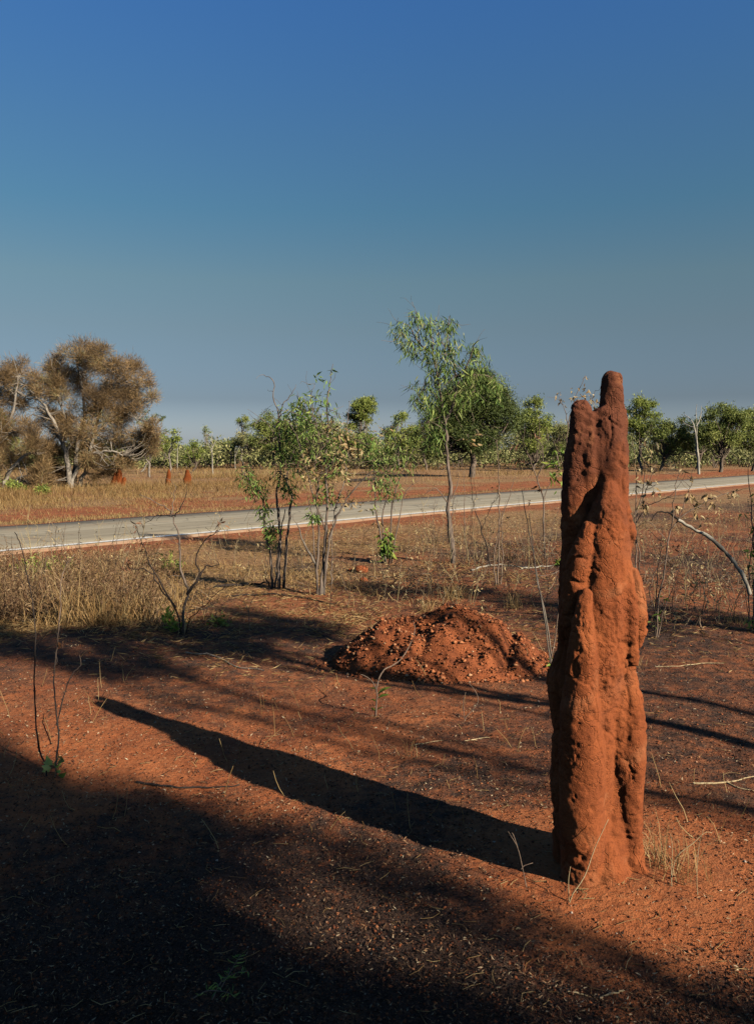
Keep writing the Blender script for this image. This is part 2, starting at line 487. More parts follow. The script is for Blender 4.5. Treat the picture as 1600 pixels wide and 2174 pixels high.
def gz(x, y):
    x = np.asarray(x, float); y = np.asarray(y, float)
    r = np.hypot(x, y)
    v = road_v(x, y)
    flat = sstep(0.3, 3.0, np.maximum(-v, v - RW))
    z = 0.05 * noise2(x, y, 0.35, 3.0, 3) * flat * sstep(400, 60, r)
    near = sstep(26, 9, r)
    z = z + near * flat * (0.016 * noise2(x, y, 2.2, 5.0, 3) + 0.006 * noise2(x, y, 11.0, 9.0, 2))
    z = z * sstep(0.25, 0.7, np.hypot(x - MX, y - MY))
    z = z + 0.035 * np.exp(-((x - MX) ** 2 + (y - MY) ** 2) / 0.30 ** 2)
    return z - 0.02 * (1 - flat)

def gz1(x, y):
    return float(gz(np.array([x]), np.array([y]))[0])

def burn_shade_f(x, y):
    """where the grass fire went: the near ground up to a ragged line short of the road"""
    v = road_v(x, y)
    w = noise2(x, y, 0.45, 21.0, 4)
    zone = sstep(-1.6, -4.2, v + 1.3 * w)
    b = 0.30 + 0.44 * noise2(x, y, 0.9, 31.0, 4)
    # clear red earth round the mound and left of it, char nearest the camera doubles as painted shade
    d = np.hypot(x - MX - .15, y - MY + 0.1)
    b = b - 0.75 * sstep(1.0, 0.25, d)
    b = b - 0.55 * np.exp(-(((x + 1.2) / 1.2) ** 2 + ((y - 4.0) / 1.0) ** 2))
    b = b + 0.48 * sstep(3.5, 2.7, y + 0.35 * x)  # char stretched over the shaded foreground to make its shadow blacker
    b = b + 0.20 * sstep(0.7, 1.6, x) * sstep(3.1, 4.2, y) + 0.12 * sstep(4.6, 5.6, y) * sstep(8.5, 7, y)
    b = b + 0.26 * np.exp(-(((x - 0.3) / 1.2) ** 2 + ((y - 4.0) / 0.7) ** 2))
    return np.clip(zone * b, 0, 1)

def straw_f(x, y):
    v = road_v(x, y)
    w = noise2(x, y, 0.6, 41.0, 4)
    side = sstep(-0.5, -1.6, v) * sstep(-7.5, -3.0, v)
    far = sstep(RW + 2.5, RW + 8.0, v + 3.0 * w)
    strip = np.exp(-((v - RW - 0.8) / 0.5) ** 2)
    s = side * (0.62 + 0.5 * w) + far * (0.75 + 0.3 * w) + 0.5 * strip + 0.12 + 0.18 * w
    return np.clip(s, 0, 1)

def growing(a, b, s0, rate):
    out = [a]; s = s0
    while out[-1] < b:
        out.append(out[-1] + s); s *= rate
    return np.array(out)

yf = np.arange(1.7, 9.0, 0.022)
ys = np.concatenate([-growing(0, 60, 0.25, 1.15)[::-1] + 1.65, yf, growing(9.0, 3000, 0.03, 1.028)])
xs_h = np.concatenate([np.arange(0, 3.0, 0.022), growing(3.0, 2500, 0.03, 1.05)])
xs = np.concatenate([-xs_h[:0:-1], xs_h])
XX, YY = np.meshgrid(xs, ys)
ZZ = gz(XX, YY)
nx_, ny_ = len(xs), len(ys)
gi = (np.arange(ny_ - 1)[:, None] * nx_ + np.arange(nx_ - 1)[None, :])
gq = np.stack([gi, gi + 1, gi + nx_ + 1, gi + nx_], -1).reshape(-1, 4)
g_mb = MB(); g_mb.add(np.stack([XX, YY, ZZ], -1).reshape(-1, 3), gq)
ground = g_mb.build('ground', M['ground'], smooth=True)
def dull_f(x, y):
    """trodden leaf mould: little on the bare earth near the mound and the left, more farther out"""
    d = np.hypot(x - MX - .15, y - MY + 0.1)
    b = 0.42 + 0.12 * sstep(4.0, 6.0, y) - 0.55 * sstep(1.1, 0.3, d) - 0.45 * np.exp(-(((x + 1.2) / 1.2) ** 2 + ((y - 4.2) / 0.9) ** 2))
    return np.clip(b, 0, 1)
for nm, fn in (('burn', burn_shade_f), ('straw', straw_f), ('dull', dull_f)):
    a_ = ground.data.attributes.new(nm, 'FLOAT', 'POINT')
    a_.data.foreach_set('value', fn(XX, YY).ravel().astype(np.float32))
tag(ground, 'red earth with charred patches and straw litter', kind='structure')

# road ---------------------------------------------------------------
def road_mats():
    m, nt, b = new_mat('road_seal', 0.85)
    p = geo_pos(nt)
    mp = nt.nodes.new('ShaderNodeMapping'); mp.inputs['Rotation'].default_value = (0, 0, -math.atan2(RU[1], RU[0]))
    nt.links.new(p, mp.inputs['Vector'])
    mp2 = nt.nodes.new('ShaderNodeMapping'); mp2.inputs['Scale'].default_value = (0.03, 1.4, 1)
    nt.links.new(mp.outputs[0], mp2.inputs['Vector'])
    st = tex_noise(nt, 1.6, 6, 0.65, mp2.outputs[0])
    col = ramp(nt, st, [(0.30, (0.26, 0.22, 0.150)), (0.5, (0.365, 0.318, 0.225)), (0.68, (0.47, 0.415, 0.305))])
    fn = tex_noise(nt, 60.0, 4, 0.7, p)
    col = mixc(nt, 0.5, col, ramp(nt, fn, [(0.3, (0.6, 0.6, 0.6)), (0.6, (1.1, 1.1, 1.1))]), 'MULTIPLY')
    pt = tex_noise(nt, 0.9, 5, 0.6, p)
    col = mixc(nt, ramp(nt, pt, [(0.55, (0, 0, 0)), (0.7, (0.35, 0.35, 0.35))]), col, (0.40, 0.25, 0.14))
    sp = nt.nodes.new('ShaderNodeSeparateXYZ'); nt.links.new(mp.outputs[0], sp.inputs[0])
    th_ = -math.atan2(RU[1], RU[0])
    v0 = math.sin(th_) * RN[0] + math.cos(th_) * RN[1]
    vv = math_n(nt, 'SUBTRACT', sp.outputs[1], v0 + RW / 2)
    vv = math_n(nt, 'ABSOLUTE', vv)
    ed = math_n(nt, 'ADD', vv, math_n(nt, 'MULTIPLY_ADD', tex_noise(nt, 2.2, 6, 0.7, p), 1.1, -0.55))
    mr = nt.nodes.new('ShaderNodeMapRange'); mr.inputs[1].default_value = RW / 2 - 0.38; mr.inputs[2].default_value = RW / 2 + 0.05; mr.inputs[4].default_value = .75
    nt.links.new(ed, mr.inputs[0])
    col = mixc(nt, mr.outputs[0], col, (0.36, 0.17, 0.085))
    ck = nt.nodes.new('ShaderNodeTexVoronoi'); ck.feature = 'DISTANCE_TO_EDGE'; ck.inputs['Scale'].default_value = 0.55
    wv = nt.nodes.new('ShaderNodeVectorMath'); wv.operation = 'MULTIPLY_ADD'; wv.inputs[1].default_value = (.7, .7, .7)
    nz = nt.nodes.new('ShaderNodeTexNoise'); nz.inputs['Scale'].default_value = 1.5; nz.inputs['Detail'].default_value = 6
    nt.links.new(p, nz.inputs['Vector']); nt.links.new(nz.outputs['Color'], wv.inputs[0]); nt.links.new(p, wv.inputs[2]); nt.links.new(wv.outputs[0], ck.inputs['Vector'])
    col = mixc(nt, ramp(nt, ck.outputs['Distance'], [(0.0, (.55, .55, .55)), (0.02, (0, 0, 0))]), col, (0.10, 0.085, 0.065))
    nt.links.new(col, b.inputs['Base Color'])
    m2, nt2, b2 = new_mat('road_paint', 0.7)
    f2 = tex_noise(nt2, 14.0, 6, 0.7, geo_pos(nt2))
    nt2.links.new(ramp(nt2, f2, [(0.34, (0.45, 0.41, 0.34)), (0.47, (0.76, 0.75, 0.70)), (0.8, (0.86, 0.85, 0.82))]), b2.inputs['Base Color'])
    return m, m2
M['road'], M['paint'] = road_mats()

def strip(v0, v1, z, us, rag=0.0, seed=0, skirt=0.0):
    mb = MB()
    r0 = rag * noise2(us, us * 0, 1.3, seed, 4); r1 = rag * noise2(us, us * 0, 1.3, seed + 9, 4)
    vs = np.linspace(0, 1, 5)
    rows = []
    for k, t in enumerate(vs):
        v = (v0 + r0) * (1 - t) + (v1 + r1) * t
        rows.append(np.stack([RN[0] + RU[0] * us + RV[0] * v, RN[1] + RU[1] * us + RV[1] * v, np.full_like(us, z + 0.02 * (0.25 - (t - .5) ** 2) * (1 if skirt else 0))], -1))
    if skirt:
        lo0 = rows[0].copy(); lo0[:, 2] = -skirt; lo0[:, :2] -= RV * 0.05
        lo1 = rows[-1].copy(); lo1[:, 2] = -skirt; lo1[:, :2] += RV * 0.05
        rows = [lo0] + rows + [lo1]
    V = np.stack(rows, 1); k = len(rows)
    i = np.arange(len(us) - 1)[:, None] * k + np.arange(k - 1)[None]
    mb.add(V.reshape(-1, 3), np.stack([i, i + k, i + k + 1, i + 1], -1).reshape(-1, 4))
    return mb
us = np.concatenate([np.arange(-60, 60, 0.25), growing(60, 900, 0.3, 1.05)])
road = strip(0, RW, 0.012, us, 0.10, 3.0, 0.05).build('road', M['road'])
tag(road, 'narrow sun-bleached grey sealed road crossing behind the bushes', kind='structure')
line = strip(0.14, 0.31, 0.0225, us[us < 300], 0.008, 15.0).build('edge_line', M['paint'], road)

# ------------------------------------------------------------------ termite mounds (rounded lobes grown together)
def surface_nets(D, org, h):
    s = D < 0
    nx, ny, nz = D.shape
    c = s[:-1, :-1, :-1].astype(np.int8)
    cnt = np.zeros((nx - 1, ny - 1, nz - 1), np.int8)
    for dx in (0, 1):
        for dy in (0, 1):
            for dz in (0, 1):
                cnt += s[dx:nx - 1 + dx, dy:ny - 1 + dy, dz:nz - 1 + dz]
    m = (cnt > 0) & (cnt < 8)
    I = np.argwhere(m)
    idx = -np.ones(m.shape, np.int64); idx[m] = np.arange(len(I))
    acc = np.zeros((len(I), 3)); num = np.zeros(len(I))
    corners = [(a, b, c2) for a in (0, 1) for b in (0, 1) for c2 in (0, 1)]
    for p in corners:
        for ax in range(3):
            if p[ax] == 1: continue
            q = list(p); q[ax] = 1
            d0 = D[I[:, 0] + p[0], I[:, 1] + p[1], I[:, 2] + p[2]]
            d1 = D[I[:, 0] + q[0], I[:, 1] + q[1], I[:, 2] + q[2]]
            x = (d0 < 0) != (d1 < 0)
            t = np.where(x, d0 / np.where(x, d0 - d1, 1), 0)
            pos = np.tile(np.array(p, float), (len(I), 1)); pos[:, ax] += t
            acc[x] += pos[x]; num[x] += 1
    V = (I + acc / num[:, None]) * h + org
    faces = []
    for ax in range(3):
        sl0 = [slice(None)] * 3; sl1 = [slice(None)] * 3
        sl0[ax] = slice(0, -1); sl1[ax] = slice(1, None)
        a = s[tuple(sl0)]; b = s[tuple(sl1)]
        E = np.argwhere(a != b)
        o1, o2 = [(1, 2), (2, 0), (0, 1)][ax]
        ok = (E[:, o1] > 0) & (E[:, o2] > 0) & (E[:, o1] < D.shape[o1] - 1) & (E[:, o2] < D.shape[o2] - 1)
        E = E[ok]
        def cell(d1, d2):
            C = E.copy(); C[:, o1] += d1; C[:, o2] += d2
            return idx[C[:, 0], C[:, 1], C[:, 2]]
        f = np.stack([cell(-1, -1), cell(0, -1), cell(0, 0), cell(-1, 0)], -1)
        flip = b[E[:, 0], E[:, 1], E[:, 2]]
        f[flip] = f[flip][:, ::-1]
        faces.append(f)
    return V, np.concatenate(faces)

def lobes_mesh(chains, carve, h, k=0.012, margin=0.05):
    allp = np.concatenate([np.asarray(c)[:, :3] for c in chains]); allr = max(np.asarray(c)[:, 3].max() for c in chains)
    lo = allp.min(0) - allr - 2 * h; hi = allp.max(0) + allr + 2 * h
    n = np.ceil((hi - lo) / h).astype(int) + 1
    D = np.full(n, margin, np.float32)
    ax = [lo[i] + np.arange(n[i]) * h for i in range(3)]
    def seg_d(a, b, ra, rb, m):
        r = max(ra, rb) + m
        s0 = np.maximum(((np.minimum(a, b) - r - lo) / h).astype(int), 0)
        s1 = np.minimum(((np.maximum(a, b) + r - lo) / h).astype(int) + 2, n)
        sl = tuple(slice(x, y) for x, y in zip(s0, s1))
        X = ax[0][sl[0]][:, None, None]; Y = ax[1][sl[1]][None, :, None]; Z = ax[2][sl[2]][None, None, :]
        ba = b - a
        t = np.clip(((X - a[0]) * ba[0] + (Y - a[1]) * ba[1] + (Z - a[2]) * ba[2]) / (ba @ ba + 1e-9), 0, 1)
        d = np.sqrt((X - a[0] - ba[0] * t) ** 2 + (Y - a[1] - ba[1] * t) ** 2 + (Z - a[2] - ba[2] * t) ** 2) - (ra + (rb - ra) * t)
        return sl, d
    for c in chains:
        c = np.asarray(c, float)
        Dc = np.full(n, margin, np.float32)
        for i in range(len(c) - 1):
            sl, d = seg_d(c[i, :3], c[i + 1, :3], c[i, 3], c[i + 1, 3], margin)
            Dc[sl] = np.minimum(Dc[sl], d)
        hh = np.clip(0.5 + 0.5 * (Dc - D) / k, 0, 1)
        D = Dc + (D - Dc) * hh - k * hh * (1 - hh)
        D = np.where((D > margin * .9), margin, D).astype(np.float32)
    for c in carve:
        c = np.asarray(c, float)
        for i in range(len(c) - 1):
            sl, d = seg_d(c[i, :3], c[i + 1, :3], c[i, 3], c[i + 1, 3], 0.03)
            D[sl] = np.maximum(D[sl], -d)
    # keep the box border outside
    D[0] = D[-1] = margin; D[:, 0] = D[:, -1] = margin; D[:, :, 0] = D[:, :, -1] = margin
    return surface_nets(D, lo, h)

def vert_normals(V, Q):
    n = np.cross(V[Q[:, 2]] - V[Q[:, 0]], V[Q[:, 3]] - V[Q[:, 1]])
    N = np.zeros_like(V)
    for k in range(4): np.add.at(N, Q[:, k], n)
    return unit(N)

def relax(V, Q, it=2):
    for _ in range(it):
        A = np.zeros_like(V); c = np.zeros(len(V))
        for k in range(4):
            a, b = Q[:, k], Q[:, (k + 1) % 4]
            np.add.at(A, a, V[b]); np.add.at(c, a, 1)
            np.add.at(A, b, V[a]); np.add.at(c, b, 1)
        V = 0.4 * V + 0.6 * A / np.maximum(c, 1)[:, None]
    return V

D0 = 2.95
def chain(*pts):
    out = []
    for x, y, dd, r in pts:
        p = at(x, y, D0 + dd)
        out.append([*p, r * (D0 + dd) / F])
    return out

CH = [
 chain((1299, 808, .03, 21), (1300, 850, .03, 25), (1301, 905, .03, 29)),
 chain((1293, 897, .02, 36), (1294, 960, .02, 39), (1294, 1040, .02, 40), (1291, 1150, .02, 48), (1287, 1300, .015, 55), (1282, 1500, .015, 58), (1277, 1700, .015, 60), (1275, 1910, .02, 70)),
 chain((1275, 889, .02, 23), (1277, 940, .01, 26), (1280, 1000, .01, 28)),
 chain((1232, 870, .02, 22), (1231, 920, .02, 24), (1226, 980, .03, 28), (1222, 1050, .03, 29), (1226, 1150, .03, 33), (1226, 1260, .03, 41), (1225, 1380, .03, 44), (1215, 1450, .03, 56), (1217, 1550, .03, 49), (1215, 1650, .03, 50), (1219, 1800, .03, 47), (1226, 1910, .03, 54)),
 chain((1253, 886, .002, 13), (1252, 940, -.004, 17), (1250, 1000, -.004, 19), (1246, 1060, .02, 20)),
 chain((1289, 1038, -.045, 20), (1291, 1085, -.055, 38), (1286, 1140, -.05, 48), (1282, 1200, -.045, 55), (1275, 1290, -.05, 61), (1267, 1390, -.06, 64), (1259, 1490, -.06, 54), (1255, 1600, -.055, 47), (1253, 1750, -.05, 43), (1255, 1910, -.03, 50)),
 chain((1241, 1262, -.145, 16), (1238, 1320, -.165, 25), (1233, 1400, -.165, 35), (1231, 1500, -.15, 44), (1234, 1600, -.13, 50), (1234, 1700, -.12, 49), (1234, 1800, -.11, 46), (1234, 1910, -.08, 50)),
 chain((1308, 1130, -.045, 22), (1314, 1250, -.055, 32), (1314, 1400, -.055, 34), (1306, 1550, -.045, 36), (1302, 1660, -.03, 30)),
 chain((1250, 1120, -.075, 16), (1237, 1170, -.08, 25), (1223, 1225, -.08, 30), (1214, 1280, -.07, 28), (1206, 1350, -.02, 24)),
 chain((1285, 1865, -.06, 58), (1288, 1965, -.06, 118)),
 chain((1352, 1880, -.02, 40), (1356, 1960, -.02, 84)),
 chain((1330, 1088, -.01, 13), (1331, 1130, -.02, 20), (1329, 1156, -.01, 15)),
 chain((1325, 1212, -.085, 11), (1334, 1270, -.10, 18), (1337, 1325, -.10, 18), (1334, 1380, -.10, 18), (1340, 1408, -.08, 14)),
 chain((1344, 1212, -.015, 11), (1355, 1290, -.03, 18), (1354, 1340, -.03, 17), (1350, 1366, -.02, 13)),
 chain((1303, 1190, -.115, 9), (1307, 1250, -.13, 14), (1307, 1320, -.13, 14), (1302, 1372, -.12, 11)),
 chain((1328, 1428, -.05, 19), (1332, 1480, -.06, 30), (1337, 1540, -.06, 33), (1334, 1620, -.06, 33), (1335, 1700, -.05, 30), (1337, 1770, -.03, 26), (1342, 1840, 0, 28), (1350, 1910, 0, 34)),
 chain((1310, 1434, -.085, 10), (1311, 1500, -.095, 15), (1314, 1560, -.09, 14), (1316, 1640, -.08, 12)),
 chain((1286, 1800, -.10, 20), (1290, 1850, -.10, 40), (1285, 1915, -.09, 62)),
 chain((1342, 1825, -.05, 18), (1365, 1875, -.05, 28), (1395, 1922, -.05, 30)),
 chain((1196, 1860, -.0, 26), (1196, 1915, -.0, 40)),
 chain((1225, 1850, -.10, 26), (1222, 1925, -.10, 40)),
 chain((1212, 1180, .03, 12), (1206, 1230, .02, 16), (1204, 1300, .02, 16)),
]
CARVE = [chain((1298, 1700, -.12, 4), (1297, 1728, -.115, 9), (1299, 1752, -.115, 9), (1320, 1782, -.115, 5)),
         chain((1222, 1668, -.185, 3), (1221, 1690, -.185, 4)),
         chain((1313, 1120, -.075, 4), (1318, 1142, -.065, 5)),
         chain((1304, 1365, -.10, 4), (1312, 1395, -.10, 5), (1326, 1408, -.10, 4)),
         chain((1320, 1470, -.115, 3), (1318, 1500, -.12, 4))]
V, Q = lobes_mesh(CH, CARVE, 0.005, 0.008)
V = relax(V, Q, 1)
N = vert_normals(V, Q)
def fbm3(V, s, o, amp=0.5, off=0.0):
    out = 0; a = 1.0; t = 0
    for k in range(o):
        out = out + a * (vnoise3(V * s + 17.3 * k + off) * 2 - 1); t += a; a *= amp; s *= 2.1
    return out / t
bil = np.abs(fbm3(V * [1, 1, .8], 20.0, 2, .5, 4.0))
dsp = 0.0085 * fbm3(V * [1, 1, 0.45], 9.0, 2) + 0.0065 * (bil - 0.25) + (0.25 + sstep(-.25, .35, fbm3(V, 6.0, 2, .5, 60.0))) * (0.0034 * fbm3(V, 55.0, 2) + 0.0022 * fbm3(V, 130.0, 1))
pit = fbm3(V * [1, 1, 1.3], 30.0, 2, 0.5, 40.0)                 # short pits
dsp = dsp - 0.0045 * sstep(0.42, 0.62, pit)
# plates of crust with stepped, cracked edges
Wp = V + 0.03 * np.stack([fbm3(V, 12.0, 2, .5, 3.0), fbm3(V, 12.0, 2, .5, 9.0), fbm3(V, 12.0, 2, .5, 15.0)], -1)
cell = RS(31).rand(420, 3) * (V.max(0) - V.min(0)) + V.min(0)
best = np.full(len(V), 9.0); sec = np.full(len(V), 9.0); who = np.zeros(len(V), int)
for ci in range(len(cell)):
    dd = np.linalg.norm((Wp - cell[ci]) * [1, 1, .75], axis=1)
    closer = dd < best
    sec = np.where(closer, best, np.minimum(sec, dd)); who[closer] = ci; best = np.minimum(best, dd)
cm = 0.25 + 0.75 * sstep(-.25, .15, fbm3(V, 5.0, 2, .5, 77.0))
dsp = dsp + cm * (0.005 * (RS(32).rand(420)[who] - .5) + 0.006 * np.clip(0.55 - best / 0.075, -.4, .5)) - cm * 0.0068 * sstep(0.012, 0.001, sec - best)
V = V + N * dsp[:, None]
mb = MB(); mb.add(V, Q)
mound = mb.build('termite_mound', M['mound'], smooth=True)
tag(mound, 'tall lobed red clay termite mound standing alone in the foreground', 'termite mound')

def far_mound(fingers, d, label, group=None):
    chs = []
    for x, y0, y1, r in fingers:           # base y, top y, radius in photo pixels
        pts = []
        for t, rr in ((0, 1.0), (0.35, .9), (0.7, .68), (1.0, .4)):
            p = at(x + (2 if t > .5 else 0), y0 + (y1 - y0) * t + (r * .4 if t == 1 else 0), d)
            pts.append([*p, r * rr * d / F])
        pts[0][2] = -0.1
        chs.append(pts)
    V, Q = lobes_mesh(chs, [], 0.03, 0.05, 0.2)
    N = vert_normals(V, Q)
    V = V + N * (0.05 * fbm3(V, 3.0, 3))[:, None]
    mb = MB(); mb.add(V, Q)
    o = mb.build('termite_mound', M['mound_far'], smooth=True)
    return tag(o, label, 'termite mound', group)
dm = 1700 * 1.6 / (1034 - 955)
far_mound([(243, 1036, 1003, 8), (252, 1036, 992, 8), (262, 1034, 1012, 6), (237, 1037, 1018, 5)], dm, 'wide clustered red termite mound under the brown tree across the road', 'small red termite mounds across the road')
far_mound([(357, 1031, 996, 6)], dm + 1, 'slim pointed red termite mound, middle of the three across the road', 'small red termite mounds across the road')
far_mound([(396, 1030, 998, 7), (401, 1030, 1006, 6)], dm + 1.2, 'blunt red termite mound, rightmost of the three across the road', 'small red termite mounds across the road')

# ------------------------------------------------------------------ rubble heap
HP = gnd(955, 1402); HX, HY = HP[0], HP[1]
def heap_h(x, y):
    u = (x - HX); v = (y - HY)
    w = noise2(x, y, 2.6, 61.0, 4)
    u = u - 0.06
    e = np.hypot(u / np.where(u < 0, 0.88, 0.68), (v - 0.14) / 0.62) + 0.14 * w
    h = 0.40 * (np.clip(1.0 - e ** 1.25, -0.2, 1) + 0.10 * np.clip(1.35 - e, 0, 1))
    tail = 0.09 * np.exp(-(((u + 0.80) / 0.42) ** 2 + ((v - 0.05) / 0.30) ** 2))
    gully = 0.06 * np.exp(-((u - 0.40 - 0.25 * v) / 0.05) ** 2) + 0.05 * np.exp(-((u - 0.60 - 0.4 * v) / 0.04) ** 2)
    scoop = 0.13 * np.exp(-(((u + 0.30) / 0.13) ** 2 + ((v - 0.03) / 0.10) ** 2))
    lump = 0.030 * noise2(x, y, 9.0, 71.0, 3) + 0.035 * np.abs(noise2(x, y, 4.0, 75.0, 2))
    return np.where(h > -0.04, h + tail + (lump - gully * (h > .05) - scoop) * sstep(-0.03, 0.12, h + tail), h + tail - 0.03)
hx = np.linspace(HX - 1.45, HX + 1.15, 170); hy = np.linspace(HY - 0.75, HY + 1.05, 120)
HXX, HYY = np.meshgrid(hx, hy)
HZ = gz(HXX, HYY) + np.maximum(heap_h(HXX, HYY), -0.05) - 0.004
mb = MB()
i = np.arange(119)[:, None] * 170 + np.arange(169)[None]
mb.add(np.stack([HXX, HYY, HZ], -1).reshape(-1, 3), np.stack([i, i + 1, i + 171, i + 170], -1).reshape(-1, 4))
def heap_material():
    m, nt, b = new_mat('heap_earth', 0.95)
    p = geo_pos(nt)
    n1 = tex_noise(nt, 7.0, 7, 0.7, p)
    col = ramp(nt, n1, [(0.32, (0.15, 0.046, 0.020)), (0.52, (0.34, 0.098, 0.034)), (0.72, (0.46, 0.145, 0.052))])
    n2 = tex_noise(nt, 70.0, 4, 0.7, p)
    col = mixc(nt, 0.8, col, ramp(nt, n2, [(0.3, (0.4, 0.35, 0.33)), (0.55, (1, 1, 1)), (0.75, (1.25, 1.2, 1.1))]), 'MULTIPLY')
    nt.links.new(col, b.inputs['Base Color'])
    bp = nt.nodes.new('ShaderNodeBump'); bp.inputs['Strength'].default_value = 0.9; bp.inputs['Distance'].default_value = 0.02
    nt.links.new(n2, bp.inputs['Height']); nt.links.new(bp.outputs[0], b.inputs['Normal'])
    return m
M['heap'] = heap_material()
M['rubble'] = tint_mat('rubble', [(0.0, (0.09, 0.03, 0.015)), (0.35, (0.23, 0.070, 0.027)), (0.8, (0.39, 0.128, 0.046)), (0.96, (0.50, 0.20, 0.085)), (1.0, (0.55, 0.38, 0.22))])
heap = thing('rubble_heap', (HX, HY, gz1(HX, HY)), 'low broken-down mound of red clay rubble in the middle distance', 'rubble heap')
mb.build('earth', M['heap'], heap, smooth=True)
rng = RS(5)
n = 9500
rx = HX + rng.uniform(-1.3, 1.0, n); ry = HY + rng.uniform(-0.65, 0.9, n)
hh = heap_h(rx, ry); ok = (hh > -0.03 - 0.05 * rng.rand(n) ** 2)
rx, ry, hh = rx[ok], ry[ok], hh[ok]
S = 0.008 + 0.030 * rng.rand(len(rx)) ** 3.5
mb = MB(); rocks(mb, np.stack([rx, ry, gz(rx, ry) + np.maximum(hh, 0) + S * 0.12], -1), S * 1.1, rng)
tag(mb.build('rubble', M['rubble'], heap), kind='stuff')
rng = RS(15)
clod_me = []
for k in range(4):
    c_ = MB(); rocks(c_, np.zeros((1, 3)), 1.0, rng, 0.3 + 0.2 * k); clod_me.append(c_.mesh('clod', M['rubble']))
n = 0
while n < 55:
    x = HX + rng.uniform(-1.1, .8); y = HY + rng.uniform(-.55, .6)
    h_ = float(heap_h(np.array([x]), np.array([y]))[0])
    if h_ < 0.02: continue
    s = rng.uniform(0.03, 0.062)
    o = bpy.data.objects.new('clod', clod_me[n % 4]); COL.objects.link(o); o.parent = heap
    o.location = (x - HX, y - HY, gz1(x, y) + h_ + 0.1 * s - heap.location.z)
    o.scale = (s, s * rng.uniform(.6, 1), s * rng.uniform(.6, 1)); o.rotation_euler = tuple(rng.uniform(-1, 1, 3))
    n += 1

# ------------------------------------------------------------------ plants: tools
def leaf_mesh(name, mat, width=0.25, bend=0.18, curl=0.0):
    """one leaf of unit length along X, a bent, folded blade"""
    st = [(0.0, 0.0), (0.14, .5), (0.38, 1.0), (0.68, .72), (1.0, 0.0)]
    v = []; q = []; t = []
    v.append((0, 0, 0))
    for s, w in st[1:-1]:
        z = -bend * s * s
        v += [(s, w * width / 2, z + 0.25 * w * width), (s, 0, z), (s, -w * width / 2, z + 0.25 * w * width)]
    v.append((1.0, curl, -bend))
    t += [(0, 2, 1), (0, 3, 2)]
    for k in range(2):
        b = 1 + 3 * k
        q += [(b, b + 1, b + 4, b + 3), (b + 1, b + 2, b + 5, b + 4)]
    t += [(7, 8, 10), (8, 9, 10)]
    mb = MB(); mb.add(v, q, t)
    return mb.mesh(name, mat)

LM = {
 'green': [leaf_mesh('leaf', M['leaf_green_one'], w, b) for w, b in ((0.20, .12), (0.24, .3), (0.17, .22))],
 'slim': [leaf_mesh('leaf', M['leaf_green_one'], w, b, c) for w, b, c in ((0.12, .2, .1), (0.14, .35, -.1))],
 'fresh': [leaf_mesh('leaf', M['leaf_fresh_one'], w, b) for w, b in ((0.30, .2), (0.36, .35))],
 'cream': [leaf_mesh('leaf', M['leaf_cream_one'], w, b, c) for w, b, c in ((0.40, .45, .1), (0.48, .3, 0), (0.34, .55, -.15))],
 'brown': [leaf_mesh('leaf', M['leaf_brown_one'], w, b, c) for w, b, c in ((0.35, .5, .2), (0.28, .4, -.2))],
 'round': [leaf_mesh('leaf', M['leaf_green_one'], w, b) for w, b in ((0.75, .2), (0.65, .35))],
}

def put_leaf(parent, me, p, d, L, rng, roll=None):
    d = Vector([float(c) for c in d]).normalized()
    ref = Vector((0, 0, 1)) if abs(d.z) < 0.95 else Vector((1, 0, 0))
    yv = ref.cross(d).normalized(); zv = d.cross(yv)
    R_ = Matrix((d, yv, zv)).transposed()
    R_ = R_ @ Matrix.Rotation(rng.uniform(-math.pi, math.pi) if roll is None else roll, 3, 'X')
    M4 = R_.to_4x4() @ Matrix.Diagonal((L, L, L, 1))
    M4.translation = Vector([float(c) for c in p])
    o = bpy.data.objects.new('leaf', me); COL.objects.link(o)
    o.parent = parent
    o.matrix_local = Matrix.Translation(-Vector(parent.location)) @ M4
    return o

